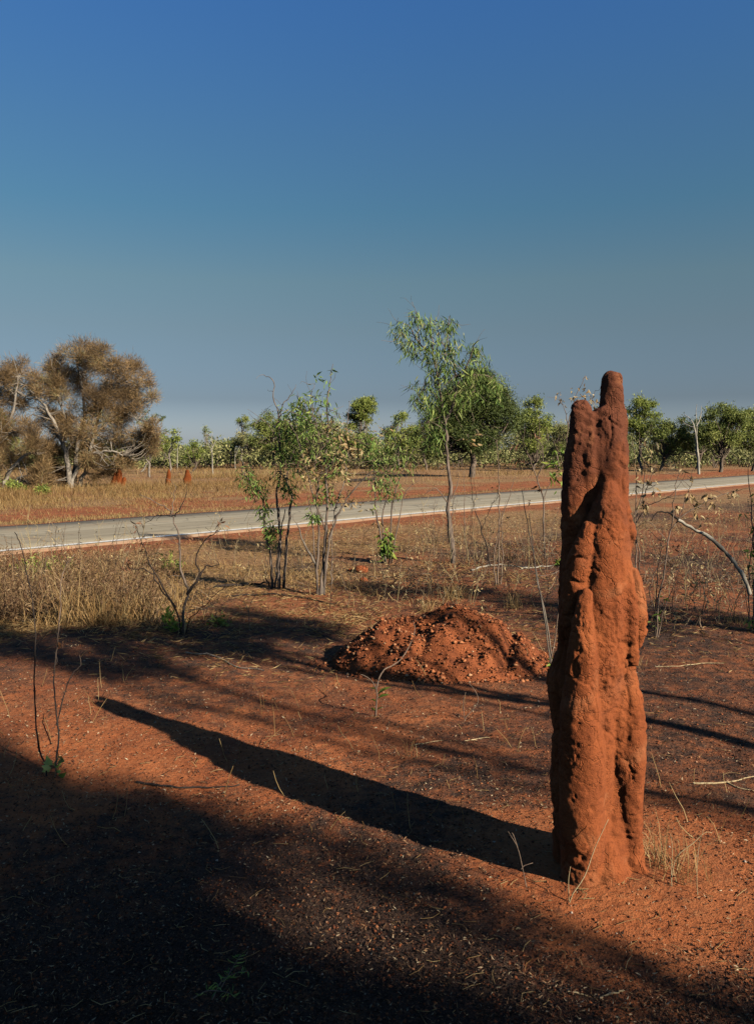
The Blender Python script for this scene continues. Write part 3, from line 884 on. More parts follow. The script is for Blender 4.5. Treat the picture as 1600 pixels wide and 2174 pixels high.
class Plant:
    """a near plant: each stem is a part, each leaf one can make out is a part"""
    def __init__(s, name, label, cat, base_px, seed, group=None, depth=None):
        g = gnd(*base_px)
        s.d = g[1]; s.rng = RS(seed)
        s.root = thing(name, (g[0], g[1], gz1(g[0], g[1])), label, cat, group)
        s.lines = []; s.main = None
    def stem(s, pts, r0, r1=0.003, mat='bark_stem', dz=0.0, to=None, twigs=0, name='stem', wig=0.006, part=True, depth_run=0.0, twl=0.25):
        """pts in photo pixels; dz = how much nearer/farther the tip leans"""
        k = len(pts); P = []
        for i, (x, y) in enumerate(pts):
            t = i / (k - 1)
            P.append(at(x, y, s.d + depth_run + dz * t))
        P = smooth_line(P, 4, wig, s.rng)
        if P[0][2] < 0.12 + gz1(P[0][0], P[0][1]): P[0][2] = gz1(P[0][0], P[0][1]) - 0.015
        R = np.linspace(r0, r1, len(P)) * (1 + 0.1 * s.rng.randn(len(P)))
        mb = MB(); tube(mb, P, R, 7)
        s.lines.append(P)
        for _ in range(twigs):
            i = s.rng.randint(len(P) // 3, len(P)); p = P[i]
            d = unit(s.rng.randn(3) * [1, 1, .6] + [0, 0, 0.5]); L = twl * s.rng.uniform(.4, 1.2)
            pts_ = [p]
            for q in range(4):
                d = unit(d + s.rng.randn(3) * .25); pts_.append(pts_[-1] + d * L / 4)
            tw = np.array(pts_)
            tube(mb, tw, np.linspace(max(r1 * .9, 0.0022), 0.0012, 5), 4)
            s.lines.append(tw)
        if name in ('branch', 'twig') and s.main is not None:
            o = mb.build(name, M[mat], None, smooth=True); o.parent = s.main
            return o
        s.main = mb.build(name, M[mat], s.root, smooth=True)
        return s.main
    def clump(s, px, py, rpx, n, kind, L, droop=0.6, rpy=None, dz=0.0, rd=None):
        """n leaves as parts in a loose clump about a photo pixel"""
        c = at(px, py, s.d + dz); r = rpx * s.d / F; rz = (rpy or rpx) * s.d / F
        for _ in range(n):
            o = np.clip(s.rng.randn(3), -1.6, 1.6) * 0.55 * np.array([r, rd or r, rz])
            p = c + o
            p[2] = max(p[2], 0.02 + gz1(p[0], p[1]))
            d = unit(s.rng.randn(3) * [1, 1, .5] + o / (r + 1e-6) * 0.3 + [0, 0, -droop * 1.3])
            l = L * s.rng.uniform(.55, 1.2) * (.84 if kind in ('green', 'slim') else 1)
            if p[2] + d[2] * l < gz1(p[0], p[1]): d[2] = abs(d[2])
            me = LM[kind][s.rng.randint(len(LM[kind]))]
            put_leaf(s.root, me, p, d, l, s.rng)
    def twig_in(s, mb, c, r, n):
        for _ in range(n):
            a = c + s.rng.randn(3) * r * .35; b_ = c + s.rng.randn(3) * r
            m_ = (a + b_) / 2 + s.rng.randn(3) * r * .2
            tube(mb, np.array([a, m_, b_]), [0.003, 0.0025, 0.0012], 4)
    def foliage(s, clumps, mat, L, W, droop=0.7, name='foliage', dens=1.0, twmat='bark_twig'):
        """the rest of the leaves of a bushy head, too many to tell apart"""
        mb = MB(); tb = MB()
        for (x, y, r, n) in clumps:
            c = at(x, y, s.d); rr = r * s.d / F
            n = int(n * dens)
            o = np.clip(s.rng.randn(n, 3), -1.8, 1.8) * 0.55 * rr
            P = c + o
            P[:, 2] = np.maximum(P[:, 2], 0.03)
            D = unit(s.rng.randn(n, 3) * [1, 1, .5] + [0, 0, -droop * 1.4])
            leaves(mb, P, D, .9 * L * s.rng.uniform(.5, 1.3, n), .9 * W * s.rng.uniform(.6, 1.2, n), s.rng)
            s.twig_in(tb, c, rr, max(2, n // 14))
        if tb.n: tag(tb.build('twigs', M[twmat], s.root), kind='stuff')
        return tag(mb.build(name, M[mat], s.root), kind='stuff')

# ------------------------------------------------------------------ trees across the road
def limb(mb, a, b, r0, r1, rng, bow=0.12, n=6, sides=6):
    a = np.asarray(a, float); b = np.asarray(b, float); L = np.linalg.norm(b - a)
    t = np.linspace(0, 1, n)[:, None]
    P = a + (b - a) * t
    off = rng.randn(3) * bow * L; off[2] -= 0.10 * L
    P = P + off * np.sin(t * math.pi) + rng.randn(n, 3) * 0.025 * L * np.sin(t * math.pi)
    tube(mb, P, np.linspace(r0, r1, n), sides)
    return P

def far_tree(name, label, base_px, d, crown, mat, bark='bark_brown', leaf=(0.22, 0.07), dens=1.0, trunk_r=0.11, droop=0.5, subs=16, seed=1, group='trees across the road', style='leaf', trunk_top=None, sub_r=0.42):
    """crown: ellipses (x, y, rx, ry) in photo pixels at distance d, filled with uneven leaf clumps on limbs"""
    rng = RS(seed)
    b = at(base_px, 955 + F * CAMH / d, d); b[2] = gz1(b[0], b[1]) - 0.05
    root = thing(name, b, label, 'tree', group)
    wood = MB(); fol = MB()
    top = max(crown, key=lambda c: c[2] * c[3]) if trunk_top is None else (*trunk_top, 0, 0)
    fork = at(top[0], top[1] + (top[3] * 0.55 if trunk_top is None else 0), d)
    main = limb(wood, b, fork, trunk_r, trunk_r * .55, rng, 0.05, 8, 7)
    px = d / F
    for (x, y, rx, ry) in crown:
        c = at(x, y, d); R3 = np.array([rx, rx * 0.95, ry]) * px
        n = max(5, int(subs * (rx * ry) / 1400.0 + 4))
        for _ in range(n):
            u = unit(rng.randn(3)) * rng.uniform(0.35, 1.0) ** .6
            p = c + u * R3 * 0.82
            rr = sub_r * min(R3[0], R3[2]) * rng.uniform(.6, 1.25)
            st = main[rng.randint(4, len(main))]
            limb(wood, st, p, trunk_r * 0.35, 0.012, rng, 0.10, 5, 4)
            m = int(dens * 210 * (rr / 0.6) ** 1.5)
            if m < 20: m = 20
            o = rng.randn(m, 3) * rr * np.array([.55, .55, .42])
            if style == 'leaf':
                D = unit(rng.randn(m, 3) + [0, 0, -droop])
            else:
                D = unit(o / rr * 1.1 + rng.randn(m, 3) * .55 + [0, 0, 0.55])
            leaves(fol, p + o, D, .74 * leaf[0] * rng.uniform(.6, 1.4, m), .78 * leaf[1] * rng.uniform(.7, 1.3, m), rng, np.clip(0.5 + 0.22 * rng.randn() + 0.26 * rng.randn(m), 0, 1))
    wood.build('trunk', M[bark], root, smooth=True)
    fol.build('crown', M[mat], root)
    return root

FT = far_tree
FT('dark_tree', 'dark green broad tree behind the tall sapling across the road', 1000, 47,
   [(985, 860, 60, 60), (1040, 850, 50, 55), (1075, 880, 40, 45), (940, 900, 50, 45), (1000, 930, 70, 40), (920, 950, 30, 28), (1015, 800, 40, 30)], 'far_dark', 'bark_brown', (0.20, 0.05), 2.0, 0.20, .4, 20, 11)
FT('gum_tree', 'lone rounded gum crown rising above the distant bush, left of the tall sapling', 768, 74,
   [(765, 860, 32, 26), (745, 890, 18, 22), (785, 850, 20, 16), (770, 885, 22, 18)], 'far_bright', 'bark_pale', (0.30, 0.09), 1.4, 0.13, .9, 22, 12)
FT('gum_tree', 'small round pale gum crown on thin forks above the bush left of the bushy saplings', 516, 80,
   [(513, 895, 22, 14), (528, 905, 14, 10)], 'far_mid', 'bark_pale', (0.28, 0.08), 1.3, 0.10, .5, 20, 13)
FT('gum_tree', 'bushy green tree directly behind the left clump of saplings', 575, 68,
   [(575, 900, 45, 28), (555, 920, 35, 28), (610, 915, 30, 26), (590, 945, 45, 24)], 'far_mid', 'bark_brown', (0.26, 0.07), 1.4, 0.12, .6, 18, 14)
FT('gum_tree', 'bright green tree between the lone gum and the tall sapling', 850, 66,
   [(850, 890, 26, 20), (838, 925, 32, 26), (872, 920, 25, 24), (850, 955, 40, 18)], 'far_bright', 'bark_pale', (0.26, 0.08), 1.3, 0.11, .7, 18, 15)
FT('gum_tree', 'bright green tree just right of the dark broad tree', 1130, 60,
   [(1132, 865, 24, 26), (1118, 900, 28, 28), (1150, 905, 26, 28), (1135, 945, 40, 22)], 'far_bright', 'bark_brown', (0.26, 0.07), 1.5, 0.12, .6, 18, 16)
FT('gum_tree', 'olive bushy tree between the dark broad tree and the tall termite mound', 1185, 64,
   [(1180, 915, 28, 26), (1215, 925, 28, 26), (1195, 950, 36, 20)], 'far_olive', 'bark_brown', (0.26, 0.07), 1.3, 0.10, .6, 18, 17)
FT('gum_tree', 'tall pale green gum with open crown just right of the termite mound', 1362, 62,
   [(1355, 865, 30, 24), (1378, 875, 24, 26), (1345, 905, 26, 26), (1372, 915, 26, 20)], 'far_bright', 'bark_pale', (0.26, 0.08), 1.2, 0.12, .8, 20, 18)
FT('gum_tree', 'dark rounded tree between the open pale gum and the white dead tree', 1400, 60,
   [(1398, 910, 30, 28), (1432, 905, 28, 24), (1412, 940, 40, 24), (1450, 935, 24, 24)], 'far_mid', 'bark_brown', (0.24, 0.07), 1.7, 0.13, .5, 18, 19)
FT('gum_tree', 'large dense green tree right of the white dead tree', 1528, 58,
   [(1528, 880, 36, 26), (1505, 905, 30, 28), (1555, 890, 34, 28), (1530, 930, 55, 26)], 'far_mid', 'bark_brown', (0.24, 0.07), 1.7, 0.15, .5, 18, 20)
FT('gum_tree', 'dense dark green tree at the right edge of the tree line', 1596, 60,
   [(1592, 890, 30, 26), (1622, 900, 36, 32), (1590, 930, 40, 28)], 'far_mid', 'bark_brown', (0.24, 0.07), 1.6, 0.14, .5, 18, 21)
FT('gum_tree', 'dark shadowy tree behind the foot of the white dead tree', 1476, 66,
   [(1470, 915, 30, 24), (1490, 935, 36, 24), (1455, 945, 30, 20)], 'far_dark', 'bark_brown', (0.24, 0.07), 1.5, 0.12, .4, 18, 22)
FT('gum_tree', 'small bright green tree right of the brown tree, above the pointed mound', 358, 52,
   [(360, 925, 20, 18), (348, 945, 16, 16), (375, 940, 16, 18)], 'far_bright', 'bark_pale', (0.22, 0.06), 1.3, 0.08, .5, 18, 23)
FT('gum_tree', 'low bright green bushy tree above the blunt rightmost mound', 405, 56,
   [(402, 945, 20, 18), (420, 955, 22, 18), (398, 975, 14, 12)], 'far_bright', 'bark_brown', (0.22, 0.06), 1.4, 0.08, .4, 18, 24)
FT('gum_tree', 'dusky blue-green tree with spreading top close behind the brown tree', 318, 48,
   [(318, 880, 26, 12), (300, 900, 24, 18), (338, 888, 16, 7)], 'far_dark', 'bark_pale', (0.20, 0.045), .8, 0.08, .2, 14, 25)
FT('gum_tree', 'green tree at the left edge behind the brown tree', 8, 60,
   [(5, 905, 26, 28), (-20, 890, 30, 30), (20, 935, 20, 18)], 'far_bright', 'bark_brown', (0.24, 0.07), 1.4, 0.12, .5, 18, 26)
FT('gum_tree', 'olive green tree showing between the two bushy saplings', 665, 64,
   [(655, 905, 34, 22), (690, 912, 34, 22), (670, 940, 50, 22)], 'far_olive', 'bark_brown', (0.26, 0.07), 1.4, 0.11, .6, 18, 27)
FT('gum_tree', 'yellow-green low tree below the lone rounded gum crown', 735, 60,
   [(725, 930, 30, 22), (760, 935, 28, 22), (790, 940, 26, 20)], 'far_bright', 'bark_brown', (0.25, 0.07), 1.4, 0.10, .6, 18, 28)
FT('gum_tree', 'shadowed green tree just left of the tall sapling trunk', 905, 63,
   [(900, 915, 28, 24), (885, 940, 30, 20), (925, 945, 24, 20)], 'far_mid', 'bark_brown', (0.25, 0.07), 1.4, 0.10, .6, 18, 29)
FT('gum_tree', 'pale green low tree right above the three small red mounds', 300, 58,
   [(335, 935, 24, 18), (310, 950, 24, 16)], 'far_bright', 'bark_pale', (0.24, 0.07), 1.3, 0.09, .6, 18, 30)
FT('gum_tree', 'broad olive tree left of the bushy tree behind the saplings', 535, 72,
   [(525, 935, 34, 20), (490, 945, 30, 18), (555, 945, 28, 18)], 'far_olive', 'bark_brown', (0.28, 0.08), 1.4, 0.11, .6, 18, 31)
for k, (x, y0, r, d, lab) in enumerate([
    (440, 915, 16, 76, 'slim tree with thin feathery crown right of the blunt mound'),
    (490, 945, 18, 70, 'small dark rounded tree below the small round gum crown')]):
    FT('gum_tree', lab, x, d, [(x, y0, r, r * .8), (x + 8, y0 + 22, r * .9, r * .8)], 'far_mid', 'bark_pale', (0.24, 0.06), 1.1, 0.08, .5, 16, 40 + k)

# bare white trees and slim pale trunks in the tree line
def bare_tree(label, lines, d, seed, bark='bark_white', r=0.10):
    rng = RS(seed)
    p0 = at(*lines[0][0], d)
    root = thing('dead_tree', (p0[0], p0[1], gz1(p0[0], p0[1])), label, 'dead tree', 'bare pale trees in the tree line')
    for k, ln in enumerate(lines):
        mb = MB()
        P = smooth_line([at(x, y, d + 0.2 * i) for i, (x, y) in enumerate(ln)], 4, 0.01, rng)
        if k == 0: P[0][2] = gz1(P[0][0], P[0][1]) - 0.05
        rr = r if k == 0 else r * .5
        tube(mb, P, np.linspace(rr, rr * .25, len(P)), 6)
        mb.build('trunk' if k == 0 else 'branch', M[bark], root, smooth=True)
dw = 52.0
bare_tree('white dead tree with forked bare limbs at the right tree line',
   [[(1483, 988), (1479, 955), (1476, 925), (1472, 905), (1466, 892), (1452, 880)], [(1479, 960), (1478, 930), (1478, 905), (1476, 880), (1478, 858)], [(1472, 908), (1464, 905), (1452, 899), (1448, 890)], [(1477, 905), (1486, 885), (1488, 862)], [(1484, 985), (1476, 960), (1473, 930)]], dw, 3, r=0.085)
bare_tree('slim pale bare trunk right of the three small mounds', [[(452, 1010), (451, 980), (450, 950), (451, 918)], [(451, 962), (444, 945), (440, 930)], [(451, 950), (458, 935), (462, 922)]], 50, 4, r=0.045)
bare_tree('short pale leafless trunk between the slim trunk and the bushy saplings', [[(500, 1000), (499, 975), (500, 950)], [(499, 970), (505, 955), (510, 946)]], 58, 5, r=0.035)
bare_tree('thin pale trunk between the brown tree and the slim pale trunk', [[(377, 985), (377, 960), (379, 925), (378, 905)], [(378, 930), (385, 915)]], 60, 6, r=0.035)

# distant scrub that reads as one band
rng = RS(77)
fol = MB(); wood = MB()
for k in range(620):
    x = rng.uniform(-150, 1750)
    d = rng.uniform(66, 125)
    hpx = (1.5 + 2.6 * rng.rand() ** 1.4) * (1 + 0.35 * noise2(np.array([x / 90.0]), np.array([3.3]))[0])
    if 1200 < x: hpx *= 1.1
    if x < 560: hpx *= .72
    if rng.rand() < .25: hpx *= .5
    b = at(x, 955 + F * CAMH / d, d); b[2] = 0
    for q in range(5):
        c = b + np.array([rng.randn() * .7, rng.randn() * .7, hpx * rng.uniform(.35, 1.0)])
        m = 55; o = rng.randn(m, 3) * [.5, .5, .38] * (0.6 + .35 * hpx / 3)
        leaves(fol, c + o, unit(rng.randn(m, 3) + [0, 0, -.4]), 0.34 * rng.uniform(.6, 1.3, m), 0.12, rng, np.clip(0.5 + 0.3 * rng.randn() + .22 * rng.randn(m), 0, 1))
        if q < 2: limb(wood, b + [rng.randn() * .2, 0, 0], c, 0.05, 0.02, rng, .08, 4, 4)
bush = fol.build('distant_scrub', M['far_olive'])
tag(bush, 'distant band of olive green scrub along the horizon', 'scrub', kind='stuff')
tag(wood.build('stems', M['bark_brown'], bush), kind='stuff')

# the big brown tree ---------------------------------------------------
def brown_tree(label, base, d, clumps, limbs, seed, n_str=1.0):
    rng = RS(seed)
    b = at(base[0], base[1], d); b[2] = gz1(b[0], b[1])
    root = thing('brown_tree', b, label, 'tree', 'rust brown trees across the road on the left')
    px = d / F
    ends = []
    for k, (pts, r0, r1) in enumerate(limbs):
        mb = MB()
        P = smooth_line([at(x, y, d - (.55 if k in (0, 3, 4) else 0.0) + (0.5 * math.sin(k * 2.1)) * i / len(pts)) for i, (x, y) in enumerate(pts)], 4, 0.02, rng)
        if pts[0][1] > 1015: P[0][2] = gz1(P[0][0], P[0][1]) - 0.05
        tube(mb, P, np.linspace(r0, r1, len(P)) * .8, 7)
        ends.append(P)
        for _ in range(14):                     # bare pale twigs off the limb
            i = rng.randint(len(P) // 3, len(P))
            q = P[i] + unit(rng.randn(3) + [0, 0, .6]) * rng.uniform(.4, 1.1)
            limb(mb, P[i], q, r1 * .6, 0.006, rng, .15, 5, 4)
        mb.build('limb', M['bark_limb'], root, smooth=True)
    E = np.concatenate(ends)
    fol = MB(); tw = MB()
    for (x, y, r) in clumps:
        c0 = at(x, y, d + rng.uniform(-1.1, 1.3)); R0 = r * px * 1.0
        for _ in range(5):
            c = c0 + np.clip(rng.randn(3), -1.5, 1.5) * R0 * .45
            rr = R0 * rng.uniform(.34, .56)
            j = np.argmin(np.linalg.norm(E - c, axis=1) + 3.0 * (E[:, 2] > c[2] + .2))
            limb(tw, E[j], c, 0.028, 0.008, rng, .12, 5, 4)
            m = int(900 * n_str * (rr / 0.5) ** 1.3)
            o = rng.randn(m, 3) * rr * [.5, .5, .42]
            D = unit(o / rr * 1.0 + rng.randn(m, 3) * .8 + [0, 0, .6])
            shade = np.clip(0.42 + 0.24 * rng.randn() + .2 * rng.randn(m), 0, 1)
            leaves(fol, c + o, D, rng.uniform(.12, .36, m), 0.0105 * rng.uniform(.7, 1.7, m), rng, shade, 0, .05)
    tag(tw.build('branches', M['bark_pale'], root), kind='stuff')
    fol.build('crown', M['sheoak'], root)
    return root
brown_tree('large rust brown feathery tree across the road at the left', (152, 1036), 34.5,
   [(180, 748, 42), (132, 772, 38), (228, 752, 30), (160, 800, 48), (285, 792, 32), (235, 815, 40), (305, 812, 20), (245, 850, 40), (120, 840, 36), (190, 860, 44), (170, 900, 42), (225, 905, 42), (275, 895, 38), (300, 925, 30), (240, 945, 38), (195, 955, 40), (285, 960, 28), (150, 945, 34), (120, 915, 30), (320, 905, 16), (100, 975, 30), (115, 1005, 24), (215, 780, 34), (190, 820, 40), (268, 835, 30), (185, 985, 28), (130, 800, 34), (325, 930, 24), (255, 985, 24), (310, 955, 22), (215, 1005, 24), (140, 1010, 26), (85, 1015, 26), (305, 850, 24), (205, 965, 26), (98, 868, 26), (75, 905, 26), (95, 940, 24), (145, 880, 26)],
   [([(150, 1040), (147, 1000), (140, 960), (125, 920), (108, 885), (90, 855), (62, 828)], 0.17, 0.04),
    ([(158, 1040), (160, 990), (168, 930), (180, 870), (170, 800), (165, 760)], 0.15, 0.03),
    ([(165, 1040), (185, 985), (205, 900), (225, 840), (270, 800)], 0.12, 0.03),
    ([(152, 1025), (165, 995), (190, 968), (215, 960), (240, 958), (262, 968)], 0.11, 0.035),
    ([(108, 885), (85, 868), (60, 868), (45, 885)], 0.06, 0.012),
    ([(180, 880), (215, 860), (250, 870), (295, 890)], 0.07, 0.02),
    ([(142, 965), (152, 930), (140, 890), (120, 830), (130, 780)], 0.08, 0.02)], 5, 1.0)
brown_tree('lower rust brown tree with sagging limbs cut by the left edge', (12, 1045), 33.5,
   [(40, 795, 34), (85, 805, 28), (5, 800, 34), (-30, 830, 45), (25, 850, 34), (65, 845, 28), (0, 895, 36), (-35, 920, 45), (30, 925, 30), (70, 925, 34), (40, 965, 32), (95, 950, 26), (75, 1000, 30), (10, 965, 34), (-25, 990, 45), (-60, 880, 50), (-70, 960, 50), (110, 1025, 18)],
   [([(5, 1048), (18, 1005), (45, 975), (70, 960), (85, 965)], 0.13, 0.04),
    ([(-10, 1048), (0, 990), (10, 930), (30, 860), (40, 800)], 0.15, 0.03),
    ([(15, 1048), (35, 1020), (55, 1010), (85, 1012)], 0.09, 0.03),
    ([(-20, 1040), (-30, 980), (-50, 900), (-40, 840)], 0.14, 0.03),
    ([(0, 1000), (-10, 940), (25, 920)], 0.06, 0.02)], 6, 1.0)
# low green shoots at their feet
for k, (x, y, r, lab) in enumerate([(28, 1040, 13, 'low bright green shrub at the foot of the brown tree by the left edge'), (93, 1044, 9, 'tiny yellow-green shrub under the large brown tree')]):
    rng = RS(90 + k); g = gnd(x, y + 6)
    rt = thing('low_shrub', (g[0], g[1], gz1(g[0], g[1])), lab, 'shrub')
    mb = MB(); tb = MB(); rr = r * g[1] / F
    for _ in range(14):
        c = g + rng.randn(3) * rr * .6; c[2] = abs(c[2]) + rr * .5
        limb(tb, g - [0, 0, .02], c, 0.012, 0.004, rng, .1, 4, 4)
        m = 30; leaves(mb, c + rng.randn(m, 3) * rr * .35, rng.randn(m, 3) + [0, 0, .4], 0.14, 0.045, rng)
    tb.build('stems', M['bark_brown'], rt); mb.build('foliage', M['far_bright'], rt)

# ------------------------------------------------------------------ near plants
GS = 'leafy saplings between the burnt ground and the road'
A = Plant('multi_stem_sapling', 'left bushy sapling with blackened stems and hanging green leaves', 'sapling', (590, 1246), 101, GS)
A.stem([(578, 1246), (575, 1194), (566, 1146), (561, 1099), (558, 1055), (541, 1032), (521, 1008), (511, 991)], .017, .004, twigs=5)
A.stem([(592, 1246), (592, 1187), (595, 1133), (590, 1086), (587, 1042), (595, 1008), (593, 941), (592, 883), (581, 853), (580, 812), (561, 795)], .019, .003, twigs=6)
A.stem([(602, 1246), (608, 1160), (615, 1099), (619, 1052), (608, 1018), (622, 957), (642, 890), (649, 849)], .018, .004, twigs=6, dz=.3)
A.stem([(584, 1246), (588, 1200), (592, 1160), (598, 1120), (606, 1080)], .015, .006, dz=-.1)
A.stem([(572, 1246), (566, 1228), (562, 1212)], .012, .004, mat='bark_char')
A.stem([(593, 941), (575, 910), (555, 890), (540, 905)], .008, .003, part=True, name='branch', twigs=3)
A.stem([(592, 890), (600, 860), (620, 835), (628, 815)], .007, .002, name='branch', twigs=2)
A.stem([(608, 1018), (590, 1000), (575, 1020)], .008, .003, name='branch', twigs=3)
for c in [(524, 1005, 18, 16), (540, 1030, 18, 18), (553, 1052, 14, 14), (560, 1085, 14, 16), (572, 1118, 18, 30), (578, 1138, 14, 22), (612, 1030, 16, 22), (618, 1060, 12, 10)]:
    A.clump(c[0], c[1], c[2], c[3], 'green', .115, .9)
for c in [(625, 890, 30, 34), (648, 870, 24, 22), (612, 925, 24, 22), (655, 905, 20, 16), (603, 965, 18, 14), (640, 930, 24, 16), (645, 845, 14, 10)]:
    A.clump(c[0], c[1], c[2], c[3], 'green', .125, 1.0)
for c in [(520, 1012, 18, 10), (535, 1050, 14, 10), (566, 1065, 14, 12), (590, 1120, 14, 12), (578, 1155, 12, 14), (630, 960, 22, 14), (590, 920, 20, 10), (628, 1000, 16, 10)]:
    A.clump(c[0], c[1], c[2], c[3], 'green', .115, .9)
A.clump(588, 975, 18, 10, 'cream', .06, .5); A.clump(600, 1000, 16, 8, 'cream', .06, .5)
A.foliage([(625, 890, 38, 190), (648, 865, 32, 130), (610, 930, 30, 120), (575, 1125, 18, 90), (640, 925, 30, 120), (545, 1035, 22, 80), (612, 1035, 18, 60), (600, 960, 26, 70), (525, 1008, 20, 50), (560, 1085, 14, 40), (625, 985, 24, 50), (590, 1010, 20, 30)], 'leaf_green', .11, .019, .9)

Bp = Plant('multi_stem_sapling', 'right bushy sapling with pale straight stems and a bare leafy tip above', 'sapling', (680, 1260), 102, GS)
Bp.stem([(674, 1260), (674, 1194), (676, 1126), (671, 1069), (676, 1025), (683, 991), (676, 950)], .016, .004, twigs=5)
Bp.stem([(680, 1260), (686, 1187), (693, 1126), (693, 1042), (691, 957), (696, 907), (693, 856), (700, 816), (706, 772)], .020, .003, twigs=6)
Bp.stem([(687, 1260), (693, 1177), (710, 1109), (730, 1069), (764, 1025), (791, 1001), (818, 1008)], .016, .003, twigs=4, dz=-.2)
Bp.stem([(672, 1200), (649, 1160), (635, 1126), (622, 1092)], .014, .004, name='branch', mat='bark_pale', twigs=2)
Bp.stem([(690, 1126), (662, 1042), (649, 991), (629, 924), (608, 890)], .010, .003, name='branch', twigs=4)
Bp.stem([(683, 1260), (690, 1215), (697, 1160), (708, 1110), (716, 1060), (735, 1010), (740, 960)], .013, .003, twigs=5, mat='bark_pale')
Bp.stem([(676, 1260), (668, 1180), (664, 1120), (655, 1060)], .011, .003, twigs=3)
Bp.stem([(693, 1000), (715, 960), (735, 905), (742, 850)], .008, .002, name='branch', twigs=4)
Bp.stem([(691, 960), (672, 905), (660, 850), (668, 815)], .008, .002, name='branch', twigs=4)
Bp.stem([(703, 1240), (704, 1190), (706, 1130)], .008, .003, twigs=1)
for c in [(668, 805, 12, 8), (692, 812, 10, 7), (705, 788, 8, 5), (668, 828, 12, 6), (695, 836, 12, 9), (690, 850, 8, 5)]:
    Bp.clump(c[0], c[1], c[2], c[3], 'green', .10, .5)
for c in [(664, 1098, 12, 16), (700, 1050, 16, 14), (705, 930, 22, 14), (680, 960, 24, 14), (660, 905, 20, 10), (690, 1030, 14, 8), (715, 985, 20, 12)]:
    Bp.clump(c[0], c[1], c[2], c[3], 'green', .11, .9)
for c in [(722, 920, 26, 14), (735, 960, 22, 12), (700, 985, 24, 12), (715, 1055, 14, 8), (655, 960, 20, 9), (740, 1070, 10, 6), (650, 1010, 22, 8), (740, 1000, 20, 8)]:
    Bp.clump(c[0], c[1], c[2], c[3], 'cream', .07, .6)
Bp.foliage([(690, 930, 45, 170), (700, 985, 40, 150), (665, 1098, 14, 50), (660, 900, 34, 120), (700, 1050, 22, 60), (690, 880, 30, 70), (655, 1000, 30, 70), (672, 1060, 16, 40)], 'leaf_green', .09, .017, .8)
Bp.foliage([(720, 930, 34, 90), (710, 1000, 40, 90), (660, 985, 30, 60), (735, 1060, 20, 30), (745, 960, 24, 40)], 'leaf_cream', .07, .03, .6, name='dry_foliage')

Cp = Plant('leafy_shrub', 'drooping shrub with a dense bright green clump at its foot, nearest the roadside', 'shrub', (820, 1194), 103, GS)
Cp.stem([(820, 1194), (804, 1119), (796, 1069), (797, 1025), (784, 957), (774, 924)], .015, .003, twigs=5)
Cp.stem([(826, 1194), (831, 1086), (841, 1035), (872, 964), (899, 910)], .013, .003, twigs=5)
Cp.stem([(830, 1194), (848, 1092), (862, 1042), (892, 1018)], .011, .002, twigs=4)
Cp.stem([(816, 1194), (812, 1100), (822, 1040), (840, 980), (836, 930)], .012, .003, twigs=5)
for c in [(817, 1140, 13, 26), (820, 1162, 15, 40), (818, 1178, 13, 30)]:
    Cp.clump(c[0], c[1], c[2], c[3], 'fresh', .13, .7)
for c in [(808, 1022, 20, 30), (812, 1045, 15, 18), (780, 935, 20, 22), (788, 955, 18, 18), (830, 1015, 14, 10), (850, 975, 16, 12), (842, 1050, 14, 10), (800, 985, 16, 12), (795, 1075, 10, 8), (835, 940, 20, 14)]:
    Cp.clump(c[0], c[1], c[2], c[3], 'green', .12, .9)
for c in [(768, 962, 18, 12), (785, 970, 16, 10), (775, 1078, 14, 9), (800, 915, 16, 8), (825, 905, 14, 6), (803, 1110, 10, 6)]:
    Cp.clump(c[0], c[1], c[2], c[3], 'cream', .085, .6)
Cp.foliage([(808, 1028, 24, 110), (784, 945, 30, 150), (818, 1160, 15, 80), (840, 960, 36, 120), (810, 980, 32, 100), (835, 1045, 18, 40), (860, 990, 24, 50)], 'leaf_green', .11, .02, .9)

Dp = Plant('tall_sapling', 'tallest slender gum sapling with airy drooping crown, in front of the road', 'sapling', (961, 1197), 104, GS)
Dp.stem([(961, 1197), (956, 1136), (950, 1083), (956, 1033), (950, 980), (947, 917), (944, 892), (938, 855), (928, 801), (919, 754), (916, 714), (913, 673)], .034, .005, twigs=6, name='trunk', mat='bark_stem', twl=.4)
Dp.stem([(945, 892), (959, 864), (969, 820), (963, 776), (950, 729), (953, 670)], .020, .004, name='branch', twigs=6, twl=.4)
Dp.stem([(919, 754), (888, 726), (869, 695), (847, 683), (834, 692)], .012, .003, name='branch', twigs=6, twl=.35, dz=.3)
Dp.stem([(891, 728), (886, 690), (884, 667), (875, 642)], .008, .002, name='branch', twigs=4, twl=.3)
Dp.stem([(969, 820), (994, 770), (1006, 733), (1016, 723)], .012, .003, name='branch', twigs=5, twl=.35, dz=-.3)
Dp.stem([(967, 800), (1019, 795), (1050, 808), (1060, 833)], .011, .003, name='branch', twigs=6, twl=.35, dz=.4)
Dp.stem([(943, 914), (919, 898), (897, 895)], .010, .003, name='branch', twigs=4, twl=.3)
Dp.stem([(936, 851), (906, 826), (888, 839)], .010, .003, name='branch', twigs=4, twl=.3)
Dp.stem([(950, 1067), (925, 1036), (903, 1048)], .010, .003, name='branch', twigs=3, mat='bark_twig')
Dp.stem([(958, 1060), (970, 1030), (974, 1000)], .009, .002, name='branch', twigs=3, mat='bark_twig')
Dp.stem([(965, 1197), (962, 1150), (958, 1100), (966, 1050)], .016, .004, mat='bark_stem', twigs=3)
Dp.stem([(928, 801), (945, 760), (935, 715), (925, 690)], .010, .003, name='branch', twigs=5, twl=.35)
